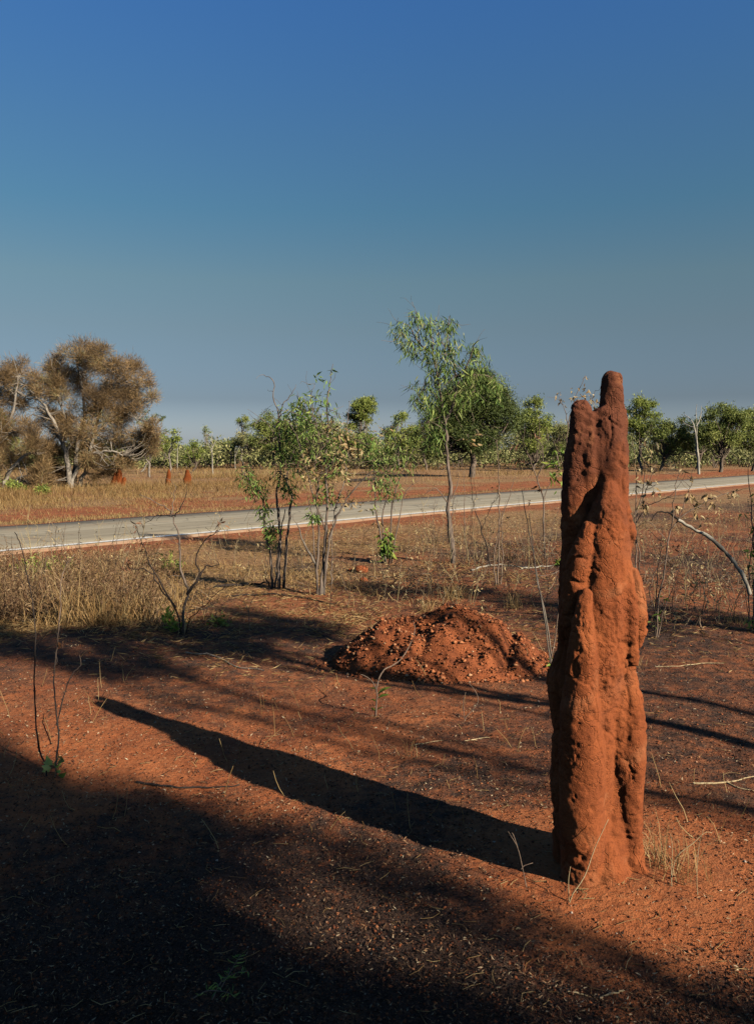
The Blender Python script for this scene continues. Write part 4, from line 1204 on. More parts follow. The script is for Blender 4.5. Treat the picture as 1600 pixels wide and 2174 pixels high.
DC = [(850, 703, 18, 12), (872, 735, 18, 12), (905, 690, 22, 12), (908, 740, 22, 14), (950, 690, 16, 10), (955, 735, 24, 16), (932, 772, 26, 18), (900, 825, 24, 14), (918, 852, 24, 14), (892, 850, 16, 9), (962, 785, 24, 14), (992, 790, 24, 14), (1010, 742, 14, 10), (1018, 772, 18, 10), (1048, 815, 18, 12), (928, 802, 18, 10), (975, 850, 20, 10), (918, 900, 24, 12), (925, 932, 18, 8), (1000, 825, 26, 12), (880, 672, 10, 5), (1055, 840, 10, 7), (960, 830, 20, 8)]
for c in DC: Dp.clump(c[0], c[1], c[2], c[3], 'slim', .17, 1.3)
Dp.foliage([(c[0], c[1], c[2] * 1.2, c[3] * 7.5) for c in DC], 'leaf_green', .15, .018, 1.3)
Dp.clump(990, 935, 12, 7, 'cream', .09, .5); Dp.clump(1005, 945, 12, 7, 'cream', .09, .5); Dp.clump(1012, 920, 10, 5, 'cream', .09, .5)

E_ = Plant('burnt_shrub', 'bare fire-blackened shrub with one pale upright stem and curled brown leaves', 'shrub', (388, 1340), 105)
E_.stem([(389, 1340), (392, 1280), (399, 1259), (385, 1210), (383, 1157), (374, 1115), (364, 1091), (340, 1070), (298, 1049)], .013, .0025, mat='bark_stem', twigs=5, twl=.16)
E_.stem([(364, 1091), (368, 1063), (373, 1031)], .006, .002, mat='bark_twig', name='branch', twigs=2, twl=.15)
E_.stem([(372, 1098), (387, 1073), (396, 1049)], .006, .002, mat='bark_char', name='branch', twigs=3, twl=.15)
E_.stem([(371, 1094), (336, 1096), (308, 1112)], .005, .002, mat='bark_char', name='branch', twigs=3, twl=.15)
E_.stem([(397, 1262), (423, 1227), (434, 1206), (465, 1199)], .014, .003, mat='bark_char', name='branch', twigs=4, twl=.15)
E_.stem([(423, 1224), (420, 1175), (448, 1140), (469, 1119)], .007, .002, mat='bark_char', name='branch', twigs=4, twl=.15)
E_.stem([(383, 1340), (371, 1290), (343, 1252), (315, 1213), (266, 1206)], .010, .003, mat='bark_char', twigs=6, twl=.18)
E_.stem([(374, 1290), (325, 1213), (308, 1168), (290, 1115)], .008, .002, mat='bark_char', name='branch', twigs=6, twl=.18)
E_.stem([(394, 1320), (420, 1300), (450, 1270), (480, 1245)], .005, .002, mat='bark_char', name='branch', twigs=3, twl=.15)
E_.stem([(392, 1340), (400, 1300), (440, 1290), (452, 1282)], .004, .002, mat='stick_straw', name='branch')
for c in [(290, 1118, 12, 12), (296, 1145, 12, 14), (312, 1165, 10, 8), (278, 1185, 12, 10), (470, 1116, 10, 9), (402, 1140, 9, 7), (445, 1140, 8, 5), (266, 1205, 8, 5)]:
    E_.clump(c[0], c[1], c[2], c[3], 'brown', .055, .6)
for c in [(357, 1312, 14, 26), (362, 1326, 16, 30), (385, 1330, 8, 6)]:
    E_.clump(c[0], c[1], c[2], c[3], 'fresh', .065, -.6)

Fp = Plant('thin_sapling', 'two thin bare whips rising from a round-leaved green shoot at the left', 'sapling', (112, 1648), 106)
Fp.stem([(100, 1648), (95, 1618), (82, 1580), (75, 1510), (74, 1430), (76, 1350), (70, 1280), (60, 1225), (45, 1160), (33, 1130)], .0048, .0018, mat='bark_char', twigs=2, twl=.12, wig=.002, dz=.3)
Fp.stem([(118, 1648), (124, 1560), (118, 1500), (116, 1430), (122, 1370), (127, 1300), (130, 1240), (140, 1200), (160, 1175)], .0045, .0018, mat='bark_twig', twigs=2, twl=.1, wig=.002)
Fp.stem([(108, 1580), (100, 1555), (92, 1535), (94, 1515)], .003, .0015, mat='bark_char', name='twig', wig=.001)
Fp.stem([(120, 1540), (140, 1465), (155, 1430), (172, 1412), (170, 1392)], .0035, .002, mat='bark_twig', name='twig', wig=.001)
Fp.clump(129, 1362, 6, 5, 'brown', .04, .8)
Fp.clump(116, 1632, 16, 14, 'round', .05, -.2)

Gp = Plant('seedling', 'small seedling with arching stem and a few fresh green leaves on bare red earth', 'sapling', (797, 1514), 107)
Gp.stem([(797, 1514), (800, 1485), (800, 1470), (790, 1448), (775, 1435), (765, 1432)], .006, .002, mat='bark_twig', wig=.001)
Gp.stem([(798, 1468), (804, 1440), (815, 1422), (830, 1414), (850, 1400), (868, 1372), (880, 1340), (878, 1320)], .005, .002, mat='bark_twig', wig=.001, dz=.15)
for (x, y, dx, dy, l) in [(801, 1474, 18, -14, .075), (802, 1482, 14, -7, .06), (797, 1464, -12, -6, .04), (798, 1490, -11, -8, .04), (796, 1510, -9, -10, .04), (799, 1508, 9, -7, .04), (803, 1476, 14, -20, .05)]:
    p = at(x, y, Gp.d); q = at(x + dx, y + dy, Gp.d - .02)
    put_leaf(Gp.root, LM['fresh'][0], p, q - p, l * 1.35, Gp.rng, .6)

Hp = Plant('dry_shrub', 'dry shrub with curled cream leaves and a pale arching branch, right of the mound', 'shrub', (1391, 1354), 108)
Hp.stem([(1391, 1354), (1397, 1269), (1408, 1214), (1419, 1137), (1438, 1104)], .009, .005, mat='bark_twig', twigs=2)
Hp.stem([(1438, 1104), (1471, 1123), (1504, 1140), (1537, 1170), (1557, 1195), (1576, 1222), (1590, 1260)], .014, .018, mat='bark_white', name='branch', wig=.003)
Hp.stem([(1440, 1103), (1416, 1088), (1394, 1088), (1381, 1106)], .010, .003, mat='bark_char', name='branch', wig=.003)
Hp.stem([(1424, 1118), (1430, 1054), (1438, 1007), (1441, 990)], .005, .002, mat='bark_twig', name='branch', twigs=2)
Hp.stem([(1438, 1103), (1493, 1065), (1543, 1046), (1565, 1043)], .006, .002, mat='bark_twig', name='branch', twigs=4)
Hp.stem([(1438, 1103), (1455, 1054), (1466, 1029), (1463, 1010)], .004, .002, mat='bark_twig', name='branch', twigs=3)
Hp.stem([(1395, 1354), (1410, 1290), (1430, 1240), (1450, 1180)], .006, .002, mat='bark_twig', twigs=4)
Hp.stem([(1388, 1354), (1392, 1260), (1398, 1180), (1404, 1120)], .006, .002, mat='bark_char', twigs=4)
Hp.stem([(1391, 1300), (1380, 1250), (1400, 1200), (1440, 1180), (1452, 1172)], .004, .002, mat='bark_twig', name='branch', twigs=3)
for c in [(1464, 1045, 12, 12), (1500, 1058, 14, 14), (1515, 1075, 12, 8), (1552, 1050, 14, 14), (1494, 1108, 14, 10), (1442, 992, 10, 9), (1478, 1078, 14, 8), (1438, 1075, 12, 7), (1466, 1012, 8, 4)]:
    Hp.clump(c[0], c[1], c[2], c[3], 'cream', .060, .8)
Hp.clump(1400, 1305, 10, 10, 'fresh', .07, .4); Hp.clump(1410, 1270, 8, 6, 'fresh', .06, .4); Hp.clump(1388, 1325, 8, 6, 'green', .07, .3)
Hp.clump(1435, 1160, 14, 6, 'brown', .05, .8); Hp.clump(1475, 1230, 12, 6, 'cream', .05, .8)

H2 = Plant('dry_shrub', 'upright thin shrub hung with cream leaves close against the right side of the mound', 'shrub', (1352, 1342), 109)
H2.stem([(1352, 1342), (1350, 1250), (1348, 1150), (1347, 1103), (1351, 1010), (1341, 938)], .008, .002, mat='bark_twig', twigs=6)
H2.stem([(1356, 1342), (1358, 1200), (1350, 1100), (1372, 1040), (1392, 985)], .007, .002, mat='bark_twig', twigs=6)
H2.stem([(1349, 1090), (1370, 1010), (1358, 960), (1356, 925)], .005, .002, mat='bark_twig', name='branch', twigs=5)
H2.stem([(1349, 1110), (1375, 1075), (1405, 1060), (1425, 1050)], .005, .002, mat='bark_char', name='branch', twigs=4)
for c in [(1358, 940, 10, 9), (1385, 955, 12, 10), (1392, 940, 8, 6), (1372, 985, 14, 9), (1350, 985, 12, 9), (1385, 1000, 12, 9), (1362, 1020, 14, 10), (1370, 1060, 14, 10), (1388, 1030, 12, 6), (1395, 1050, 10, 6), (1345, 1040, 10, 7), (1365, 1080, 10, 6), (1417, 978, 8, 5)]:
    H2.clump(c[0], c[1], c[2], c[3], 'cream', .058, .8)

Ip = Plant('leafy_shrub', 'green-leaved shrub cut by the right edge of the picture', 'shrub', (1600, 1346), 110)
Ip.stem([(1600, 1346), (1598, 1260), (1600, 1170), (1594, 1080), (1585, 990)], .008, .003, mat='bark_stem', twigs=6)
Ip.stem([(1594, 1346), (1588, 1280), (1590, 1210), (1600, 1130)], .006, .003, mat='bark_twig', twigs=4)
for c in [(1593, 1170, 10, 10), (1597, 1205, 12, 12), (1594, 1240, 12, 10), (1600, 1120, 12, 8), (1596, 1320, 12, 14), (1575, 1092, 8, 4), (1605, 1060, 14, 8)]:
    Ip.clump(c[0], c[1], c[2], c[3], 'fresh', .075, .5)

Jp = Plant('dry_shrub', 'tall thin shrub behind the mound, cream leaves showing above its left head', 'shrub', (1215, 1200), 111)
Jp.stem([(1215, 1204), (1206, 1100), (1200, 1000), (1205, 910), (1215, 860), (1240, 800)], .012, .003, mat='bark_twig', twigs=6)
Jp.stem([(1218, 1204), (1225, 1080), (1240, 960), (1250, 880), (1262, 830)], .010, .003, mat='bark_twig', twigs=5)
Jp.stem([(1205, 910), (1198, 870), (1185, 840)], .006, .002, mat='bark_twig', name='branch', twigs=4)
Jp.stem([(1203, 1000), (1185, 960), (1170, 925)], .006, .002, mat='bark_twig', name='branch', twigs=4)
for c in [(1183, 837, 8, 6), (1193, 853, 8, 6), (1215, 850, 10, 8), (1240, 830, 8, 6), (1232, 845, 10, 8), (1262, 845, 10, 12), (1248, 797, 6, 3), (1218, 830, 8, 4), (1255, 860, 10, 10)]:
    Jp.clump(c[0], c[1], c[2], c[3], 'cream', .07, .6)
for c in [(1185, 985, 20, 22), (1175, 1010, 18, 18), (1195, 1030, 16, 16), (1190, 950, 18, 14), (1190, 1200, 10, 14), (1192, 1225, 8, 10)]:
    Jp.clump(c[0], c[1], c[2], c[3], 'fresh', .10, .7)

Kp = Plant('thin_sapling', 'thin forked sapling with few brown leaves just left of the tall mound', 'sapling', (1156, 1186), 112)
Kp.stem([(1156, 1186), (1153, 1120), (1152, 1060), (1140, 1015), (1152, 985), (1150, 950), (1135, 925)], .014, .003, mat='bark_stem', twigs=5)
Kp.stem([(1140, 1015), (1130, 990), (1118, 960), (1108, 930)], .008, .002, mat='bark_twig', name='branch', twigs=5)
Kp.stem([(1152, 1060), (1165, 1030), (1180, 1010)], .007, .002, mat='bark_twig', name='branch', twigs=3)
Kp.stem([(1160, 1180), (1172, 1120), (1185, 1080)], .006, .002, mat='bark_twig', twigs=3)
for c in [(1097, 945, 10, 8), (1140, 925, 8, 6), (1105, 975, 12, 8), (1122, 1060, 6, 4), (1142, 1035, 8, 5)]:
    Kp.clump(c[0], c[1], c[2], c[3], 'brown', .08, .7)

Lp = Plant('thin_sapling', 'cluster of bare upright whips behind the rubble heap', 'sapling', (1056, 1240), 113)
Lp.stem([(1056, 1240), (1058, 1150), (1060, 1075), (1058, 1010), (1053, 935)], .010, .003, mat='bark_twig', twigs=5)
Lp.stem([(1052, 1240), (1048, 1180), (1062, 1110), (1082, 1050), (1095, 1010)], .008, .002, mat='bark_twig', twigs=5)
Lp.stem([(1062, 1240), (1066, 1180), (1064, 1100), (1075, 1060)], .007, .002, mat='bark_twig', twigs=4)
Lp.stem([(1040, 1200), (1030, 1150), (1016, 1108), (1003, 1060), (1000, 1010)], .009, .002, mat='bark_char', twigs=5)
Lp.stem([(1022, 1125), (1034, 1095), (1045, 1070), (1060, 1050)], .005, .002, mat='bark_char', name='branch', twigs=3)
Lp.clump(1060, 980, 10, 5, 'cream', .06, .6); Lp.clump(1053, 1040, 10, 5, 'cream', .06, .6)

Mp = Plant('thin_sapling', 'pair of long pale leaning whips beside the rubble heap left of the mound', 'sapling', (1168, 1415), 114)
Mp.stem([(1168, 1415), (1158, 1330), (1146, 1260), (1132, 1180), (1118, 1110), (1108, 1040)], .006, .002, mat='bark_pale', twigs=1, wig=.002)
Mp.stem([(1172, 1415), (1160, 1320), (1138, 1220), (1130, 1150), (1122, 1090)], .005, .002, mat='bark_pale', twigs=1, wig=.002)
Mp.stem([(1165, 1415), (1180, 1340), (1186, 1260), (1190, 1180)], .005, .002, mat='bark_twig', twigs=1, wig=.002)
Mp.clump(1168, 1408, 8, 7, 'fresh', .05, -.2)

Np = Plant('thin_sapling', 'thin leafless whip with twiggy top in front of the road, right of the tall sapling', 'sapling', (986, 1150), 115)
Np.stem([(986, 1150), (985, 1090), (986, 1040), (984, 1000)], .008, .003, mat='bark_twig', twigs=4)
Np.stem([(1000, 1120), (1002, 1080), (1010, 1050), (1004, 1020)], .006, .002, mat='bark_char', twigs=4)

# ------------------------------------------------------------------ grass and litter
def scatter_px(n, rng, x0, x1, y0, y1):
    x = rng.uniform(x0, x1, n); y = rng.uniform(y0, y1, n)
    cx = (x - 800) / F; cy = (1087 - y) / F
    dz = -sa + cy * ca; dy = ca + cy * sa
    t = CAMH / -dz
    return np.stack([cx * t, dy * t, gz(cx * t, dy * t)], -1)

rng = RS(201)
# golden grass field across the road
mb = MB()
P = scatter_px(270000, rng, -140, 1740, 978, 1112)
v = road_v(P[:, 0], P[:, 1])
w = noise2(P[:, 0], P[:, 1], 0.22, 51.0, 4)
den = sstep(RW + 3.5, RW + 9.0, v + 2.5 * w) * np.clip(0.26 + 0.8 * w, .03, 1) + 0.05 * (v > RW + .4) + 0.45 * np.exp(-((v - RW - 0.7) / 0.45) ** 2)
P = P[(rng.rand(len(P)) < den) & (v > RW + 0.2)]
v = road_v(P[:, 0], P[:, 1])
H = np.where(v < RW + 4.5, 0.10, 0.14 + 0.22 * sstep(RW + 5, RW + 12, v)) * rng.uniform(.5, 1.4, len(P))
lean = rng.randn(len(P), 3) * [.35, .35, 0]
tint = np.clip(0.45 + 0.42 * noise2(P[:, 0], P[:, 1], 0.15, 55.0, 3) + 0.2 * rng.randn(len(P)), 0, .97)
blades(mb, P, H * .85, lean * 1.5, 0.005 + 0.00022 * P[:, 1], rng, tint)
tag(mb.build('golden_grass', M['grass_gold']), 'dry golden grass field across the road', 'grass', kind='stuff')

# dry grass thicket at the left, before the road
mb = MB()
P = scatter_px(19000, rng, -120, 560, 1195, 1345)
xpx = 800 + F * P[:, 0] / P[:, 1]; ypx = 955 + F * CAMH / P[:, 1]
w = noise2(P[:, 0], P[:, 1], 1.1, 81.0, 3)
edge = 1322 + 14 * w - 0.03 * np.maximum(xpx - 200, 0)
den = sstep(20, -14, ypx - edge) * sstep(455, 300, xpx + 45 * w) * np.clip(0.22 + 0.8 * w, 0.03, .8)
P = P[rng.rand(len(P)) < den]
xpx = 800 + F * P[:, 0] / P[:, 1]
n = len(P)
lean = rng.randn(n, 3) * [.55, .55, 0] + [-0.05, 0, 0]
H = (0.10 + 0.32 * rng.rand(n) ** 1.4) * np.clip(1.15 - (xpx - 60) / 700, .5, 1.2) * (0.85 + 0.4 * noise2(P[:, 0], P[:, 1], 1.6, 83.0, 2))
blades(mb, P, H, lean, 0.006, rng, np.clip(0.45 + .3 * noise2(P[:, 0], P[:, 1], 1.5, 85.0, 3) + .22 * rng.randn(n), 0, 1))
# taller, thinner seed stalks
k = rng.choice(n, n // 9)
blades(mb, P[k], H[k] * rng.uniform(1.2, 1.9, len(k)), lean[k] * .8, 0.0035, rng, 0.7 + .3 * rng.rand(len(k)))
tag(mb.build('dry_grass_thicket', M['grass_straw']), 'dense dry straw grass thicket at the left between burnt ground and road', 'grass', kind='stuff')
# brown dead herbage tangled in it
mb = MB()
P = scatter_px(2600, rng, -60, 330, 1205, 1318)
for q in P:
    d = unit(rng.randn(3) * [.6, .6, .3] + [0, 0, 1]); pts = [q]
    L = rng.uniform(.15, .55)
    for _ in range(4):
        d = unit(d + rng.randn(3) * .35); pts.append(pts[-1] + d * L / 4)
    tube(mb, np.array(pts), np.linspace(.0035, .0015, 5), 3, rng.rand())
    m = rng.randint(2, 6)
    leaves(mb, np.array(pts)[rng.randint(2, 5, m)], rng.randn(m, 3) + [0, 0, -.5], rng.uniform(.03, .06, m), 0.012, rng)
tag(mb.build('dead_herbage', M['grass_brown']), 'tangle of brown dead herbs in the dry grass at the left', 'herbage', kind='stuff')
# green weeds showing through
for k, (x, y, r, m, lab) in enumerate([(88, 1215, 30, 60, 'pale green leafy weed patch in the dry grass by the left road edge'), (360, 1190, 24, 26, 'small green weeds behind the burnt shrub'), (230, 1272, 6, 14, 'tiny dark green sprig in the left dry grass'), (470, 1308, 8, 10, 'small green sprout right of the burnt shrub')]):
    g = gnd(x, y + 12); r2 = RS(300 + k)
    rt = thing('weed_patch', (g[0], g[1], gz1(g[0], g[1])), lab, 'weed')
    mb = MB(); rr = r * g[1] / F
    for _ in range(m):
        c = g + r2.randn(3) * [rr, rr, 0]; c[2] = gz1(c[0], c[1]); tipz = rr * r2.uniform(.5, 1.6)
        st = np.array([c, c + [r2.randn() * .03, 0, tipz * .6], c + [r2.randn() * .05, r2.randn() * .05, tipz]])
        tube(mb, st, [.003, .0025, .0015], 3, .6)
        q = 7; leaves(mb, st[r2.randint(1, 3, q)] + r2.randn(q, 3) * .02, r2.randn(q, 3) + [0, 0, .2], .05, .02, r2)
    tag(mb.build('foliage', M['far_bright'], rt), kind='stuff')

# sparse dry grass over the middle ground and the verge
mb = MB()
P = scatter_px(52000, rng, -80, 1700, 1085, 1330)
v = road_v(P[:, 0], P[:, 1])
w = noise2(P[:, 0], P[:, 1], 0.8, 91.0, 4)
den = sstep(-0.35, -1.4, v) * np.clip(0.26 + 0.75 * w, 0.02, 1) * sstep(-9, -3.2, v + 1.2 * w)
P = P[rng.rand(len(P)) < den]
n = len(P)
lean = rng.randn(n, 3) * [.9, .9, 0]
blades(mb, P, rng.uniform(.04, .16, n), lean, 0.006, rng, None)
tag(mb.build('verge_grass', M['grass_straw']), 'sparse flattened straw grass between the saplings and the road', 'grass', kind='stuff')

# flattened straw and fallen leaves over the middle ground
mb = MB()
P = scatter_px(150000, rng, -80, 1700, 1085, 1500)
v = road_v(P[:, 0], P[:, 1])
w = noise2(P[:, 0], P[:, 1], 1.1, 191.0, 4)
ypx = 955 + F * CAMH / P[:, 1]
den = sstep(1470, 1300, ypx) * sstep(-0.3, -1.0, v) * np.clip(0.56 + 0.85 * w, 0.04, 1) * (0.22 + 0.78 * sstep(-8.5, -3.5, v + 1.5 * w))
P = P[rng.rand(len(P)) < den]; n = len(P)
th = rng.rand(n) * 6.283
P[:, 2] += .004
leaves(mb, P, np.stack([np.cos(th), np.sin(th), np.abs(rng.randn(n)) * .22], -1), rng.uniform(.03, .12, n), .0055 * rng.uniform(.6, 1.5, n), rng, np.clip(.42 + .27 * rng.randn(n), 0, 1), .2, .1)
tag(mb.build('straw_mat', M['grass_straw']), 'flattened straw and leaf litter over the middle ground', 'litter', kind='stuff')
# thin dry whips standing among it
mb = MB()
for (x0, x1, y0, y1, n, h0) in [(860, 1190, 1110, 1235, 130, .55), (1350, 1620, 1080, 1260, 130, .5), (430, 860, 1120, 1235, 70, .35), (0, 300, 1200, 1310, 60, .6), (1380, 1620, 1260, 1340, 40, .35), (700, 1180, 1240, 1300, 40, .3)]:
    for q in scatter_px(n, rng, x0, x1, y0, y1):
        d = unit(rng.randn(3) * [.22, .22, 0] + [0, 0, 1]); L = h0 * rng.uniform(.35, 1.5); pts = [q - [0, 0, .01]]; ti = rng.rand()
        for _ in range(6):
            d = unit(d + rng.randn(3) * .13); pts.append(pts[-1] + d * L / 6)
        pts = np.array(pts); tube(mb, pts, np.linspace(.004, .0014, 7), 4, ti)
        for _ in range(rng.randint(1, 6)):
            j = rng.randint(2, 7); e = unit(d + rng.randn(3) * .7); l2 = L * rng.uniform(.12, .35)
            k1 = pts[j] + e * l2 * .5; e = unit(e + [0, 0, .3] + rng.randn(3) * .2)
            tube(mb, np.array([pts[j], k1, k1 + e * l2 * .5]), [.0022, .0018, .001], 3, ti)
        if rng.rand() < .45:
            m_ = rng.randint(3, 12); leaves(mb, pts[rng.randint(3, 7, m_)] + rng.randn(m_, 3) * .03, rng.randn(m_, 3) + [0, 0, -.6], rng.uniform(.03, .06, m_), .016, rng, .75 + .25 * rng.rand(m_))
M['whip'] = tint_mat('whip', [(0.0, (0.05, 0.035, 0.028)), (0.4, (0.15, 0.105, 0.07)), (0.75, (0.30, 0.22, 0.13)), (1.0, (0.46, 0.36, 0.17))])
tag(mb.build('dry_whips', M['whip']), 'thin dry shoots standing all over the middle ground', 'shoots', kind='stuff')
# burnt twig tangles
mb = MB()
for (x0, x1, y0, y1, n, L0) in [(1360, 1620, 1150, 1260, 420, .28), (980, 1190, 1150, 1205, 330, .30), (1380, 1600, 1270, 1345, 120, .2), (60, 300, 1262, 1318, 320, .22), (600, 960, 1170, 1262, 260, .2), (820, 1180, 1200, 1270, 160, .22), (300, 470, 1230, 1330, 160, .2)]:
    for q in scatter_px(n, rng, x0, x1, y0, y1):
        d = unit(rng.randn(3) * [1, 1, .3] + [0, 0, .45]); pts = [q - [0, 0, .01]]; L = L0 * rng.uniform(.3, 1.3)
        for _ in range(4):
            d = unit(d + rng.randn(3) * .4); nx = pts[-1] + d * L / 4; nx[2] = max(nx[2], .006); pts.append(nx)
        tube(mb, np.array(pts), np.linspace(.0045, .0016, 5), 3, rng.rand())
M['twig_burnt'] = tint_mat('twig_burnt', [(0.0, (0.015, 0.012, 0.011)), (0.55, (0.05, 0.038, 0.03)), (0.8, (0.16, 0.11, 0.075)), (1.0, (0.34, 0.26, 0.17))])
tag(mb.build('burnt_twigs', M['twig_burnt']), 'tangled burnt twigs left on the ground by the fire', 'twigs', kind='stuff')

# burnt stubble, straw scraps and ash on the near ground
rng = RS(202)
M['scrap'] = tint_mat('scrap', [(0.0, (0.012, 0.010, 0.009)), (0.42, (0.045, 0.030, 0.022)), (0.62, (0.15, 0.075, 0.04)), (0.82, (0.34, 0.20, 0.10)), (1.0, (0.52, 0.42, 0.27))])
mb = MB()
P = scatter_px(300000, rng, -60, 1660, 1230, 2230)
bf = burn_shade_f(P[:, 0], P[:, 1])
cl = 0.5 + 0.5 * noise2(P[:, 0], P[:, 1], 3.0, 95.0, 4)
nearm = np.hypot(P[:, 0] - MX - .05, P[:, 1] - MY + .08)
keep = rng.rand(len(P)) < np.clip(0.10 + 0.55 * cl + 0.35 * bf, 0.04, 1) * (0.15 + 0.85 * sstep(.28, .75, nearm)) * 0.62
P = P[keep]; bf = bf[keep]; n = len(P)
th = rng.rand(n) * 6.283
D = np.stack([np.cos(th), np.sin(th), np.abs(rng.randn(n)) * .42], -1)
L = (0.006 + 0.014 * rng.rand(n) ** 2) * (0.8 + 0.07 * P[:, 1])
P[:, 2] += 0.002 + 0.003 * rng.rand(n)
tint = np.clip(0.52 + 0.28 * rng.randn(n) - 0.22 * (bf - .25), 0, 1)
leaves(mb, P, D, L, L * rng.uniform(.12, .35, n), rng, tint, .25, .25)
tag(mb.build('burnt_litter', M['scrap']), 'litter of burnt grass scraps and ash over the red ground', 'litter', kind='stuff')
# pebbles of ironstone
mb = MB()
P = scatter_px(26000, rng, -60, 1660, 1240, 2230)
nearm = np.hypot(P[:, 0] - MX, P[:, 1] - MY)
P = P[rng.rand(len(P)) < 0.35 + .65 * sstep(.25, .8, nearm)]
n = len(P); S = (0.004 + 0.012 * rng.rand(n) ** 4) * (0.75 + .09 * P[:, 1])
P[:, 2] += S * .1
M['pebble'] = tint_mat('pebble', [(0.0, (0.04, 0.016, 0.010)), (0.4, (0.17, 0.05, 0.02)), (0.8, (0.34, 0.105, 0.038)), (0.97, (0.42, 0.19, 0.09)), (1.0, (0.55, 0.46, 0.36))])
rocks(mb, P, S, rng)
tag(mb.build('pebbles', M['pebble']), 'small ironstone pebbles scattered over the red ground', 'pebbles', kind='stuff')
# thin dry straws lying about
mb = MB()
P = scatter_px(420, rng, -40, 1640, 1260, 2200)
for q in P:
    th = rng.rand() * 6.283; L = rng.uniform(.02, .08)
    d = np.array([math.cos(th), math.sin(th), 0.05]); s = np.array([-d[1], d[0], 0]) * rng.randn() * .18 * L
    c = q + [0, 0, .006]
    tube(mb, np.array([c, c + d * L * .5 + s, c + d * L]), np.array([.0011, .0011, .0007]) * (1 + .06 * q[1]), 3, rng.rand())
tag(mb.build('loose_straws', M['grass_straw']), 'thin dry straws lying over the near ground', 'straw', kind='stuff')
# thin standing dead stalks
mb = MB()
P = scatter_px(150, rng, 0, 1600, 1290, 1800)
P = P[np.hypot(P[:, 0] - MX, P[:, 1] - MY) > .45]
for q in P:
    d = unit(rng.randn(3) * [.35, .35, 0] + [0, 0, 1]); L = rng.uniform(.05, .2); pts = [q - [0, 0, .005]]
    for _ in range(3):
        d = unit(d + rng.randn(3) * .18); pts.append(pts[-1] + d * L / 3)
    tube(mb, np.array(pts), [.0018, .0016, .0014, .001], 3, rng.rand())
tag(mb.build('dead_stalks', M['grass_straw']), 'thin standing dead grass stalks over the burnt ground', 'stalks', kind='stuff')

# ------------------------------------------------------------------ tufts, sticks and other single things
def tuft(px, py, n, h, spread, mat, label, seed, w=.004, lean=(0, 0), name='grass_tuft'):
    r2 = RS(seed); g = gnd(px, py); mb = MB()
    P = np.tile(g, (n, 1)) + r2.randn(n, 3) * [spread * .25, spread * .25, 0]
    P[:, 2] = gz(P[:, 0], P[:, 1]) - .004
    hp = heap_h(P[:, 0], P[:, 1]); P[:, 2] += np.maximum(hp, 0)
    ln = r2.randn(n, 3) * [.4, .4, 0] + [lean[0], lean[1], 0]
    blades(mb, P, h * r2.uniform(.4, 1.1, n), ln, w, r2)
    rt = thing(name, (g[0], g[1], gz1(g[0], g[1])), label, 'grass')
    tag(mb.build('blades', M[mat], rt), kind='stuff')
    return rt
tuft(905, 1296, 60, .22, .16, 'grass_straw', 'pale straw tuft at the left shoulder of the rubble heap', 401)
tuft(962, 1268, 170, .26, .34, 'grass_straw', 'large feathery straw tuft directly behind the rubble heap', 402)
tuft(1090, 1292, 60, .24, .16, 'grass_straw', 'pale straw tuft behind the right shoulder of the rubble heap', 403)
tuft(1440, 1862, 70, .17, .22, 'grass_straw', 'golden dry grass tuft at the right foot of the tall mound', 404, .0026, (.1, 0))
tuft(1395, 1836, 34, .20, .12, 'grass_straw', 'small leaning straw tuft touching the right foot of the tall mound', 405, .0024, (-.35, .1))
tuft(1135, 1195, 120, .24, .5, 'grass_brown', 'blackish burnt grass clump left of the tall mound', 406, .006)
tuft(1070, 1185, 110, .22, .45, 'grass_brown', 'dark burnt grass clump behind the bare whips', 407, .006)
tuft(660, 1665, 12, .05, .1, 'grass_brown', 'short burnt grass stubble above the middle of the mound shadow', 408, .002)
tuft(880, 1600, 16, .12, .16, 'grass_straw', 'few pale upright straws on the ground between mound and seedling', 409, .0022)
tuft(1420, 1200, 60, .2, .3, 'grass_brown', 'brown grass clump behind the dry shrub', 410, .005)
tuft(1560, 1330, 60, .12, .3, 'grass_straw', 'low straw clump at the right near the edge shrub', 411, .004)
tuft(1350, 1410, 30, .10, .2, 'grass_straw', 'flattened straw beside the right flank of the tall mound', 412, .003)

def stick(px_pts, r, mat, label, z=0.0, seed=0, name='fallen_stick', taper=.4, branch=None):
    r2 = RS(seed); P = []
    for (x, y) in px_pts:
        g = gnd(x, y); g[2] = gz1(g[0], g[1]) + r * .7 + z
        P.append(g)
    P = smooth_line(P, 4, r * .5, r2)
    for q in P: q[2] = max(q[2], gz1(q[0], q[1]) + r * .5)
    mb = MB(); tube(mb, P, np.linspace(r, r * taper, len(P)), 6)
    if branch:
        B = [];
        for (x, y) in branch:
            g = gnd(x, y); g[2] = gz1(g[0], g[1]) + r * .6; B.append(g)
        tube(mb, smooth_line(B, 3), np.linspace(r * .6, r * .25, 3 * (len(B) - 1) + 1), 5)
    o = mb.build(name, M[mat], None, smooth=True)
    return tag(o, label, 'stick')
stick([(290, 1655), (360, 1660), (440, 1661), (510, 1661)], .007, 'bark_char', 'long straight black stick in the shade right of the thin whips', seed=1)
stick([(395, 1382), (455, 1388), (500, 1407), (560, 1416)], .009, 'bark_pale', 'grey curved stick lying right of the burnt shrub', seed=2)
stick([(1470, 1660), (1530, 1662), (1600, 1648)], .006, 'stick_straw', 'pale thin stick on the ground at the right edge', seed=3, branch=[(1540, 1660), (1570, 1672), (1610, 1676)])
stick([(1000, 1213), (1030, 1204), (1060, 1200), (1100, 1203), (1125, 1208)], .014, 'bark_white', 'bleached bent branch lying behind the bare whips', seed=4)
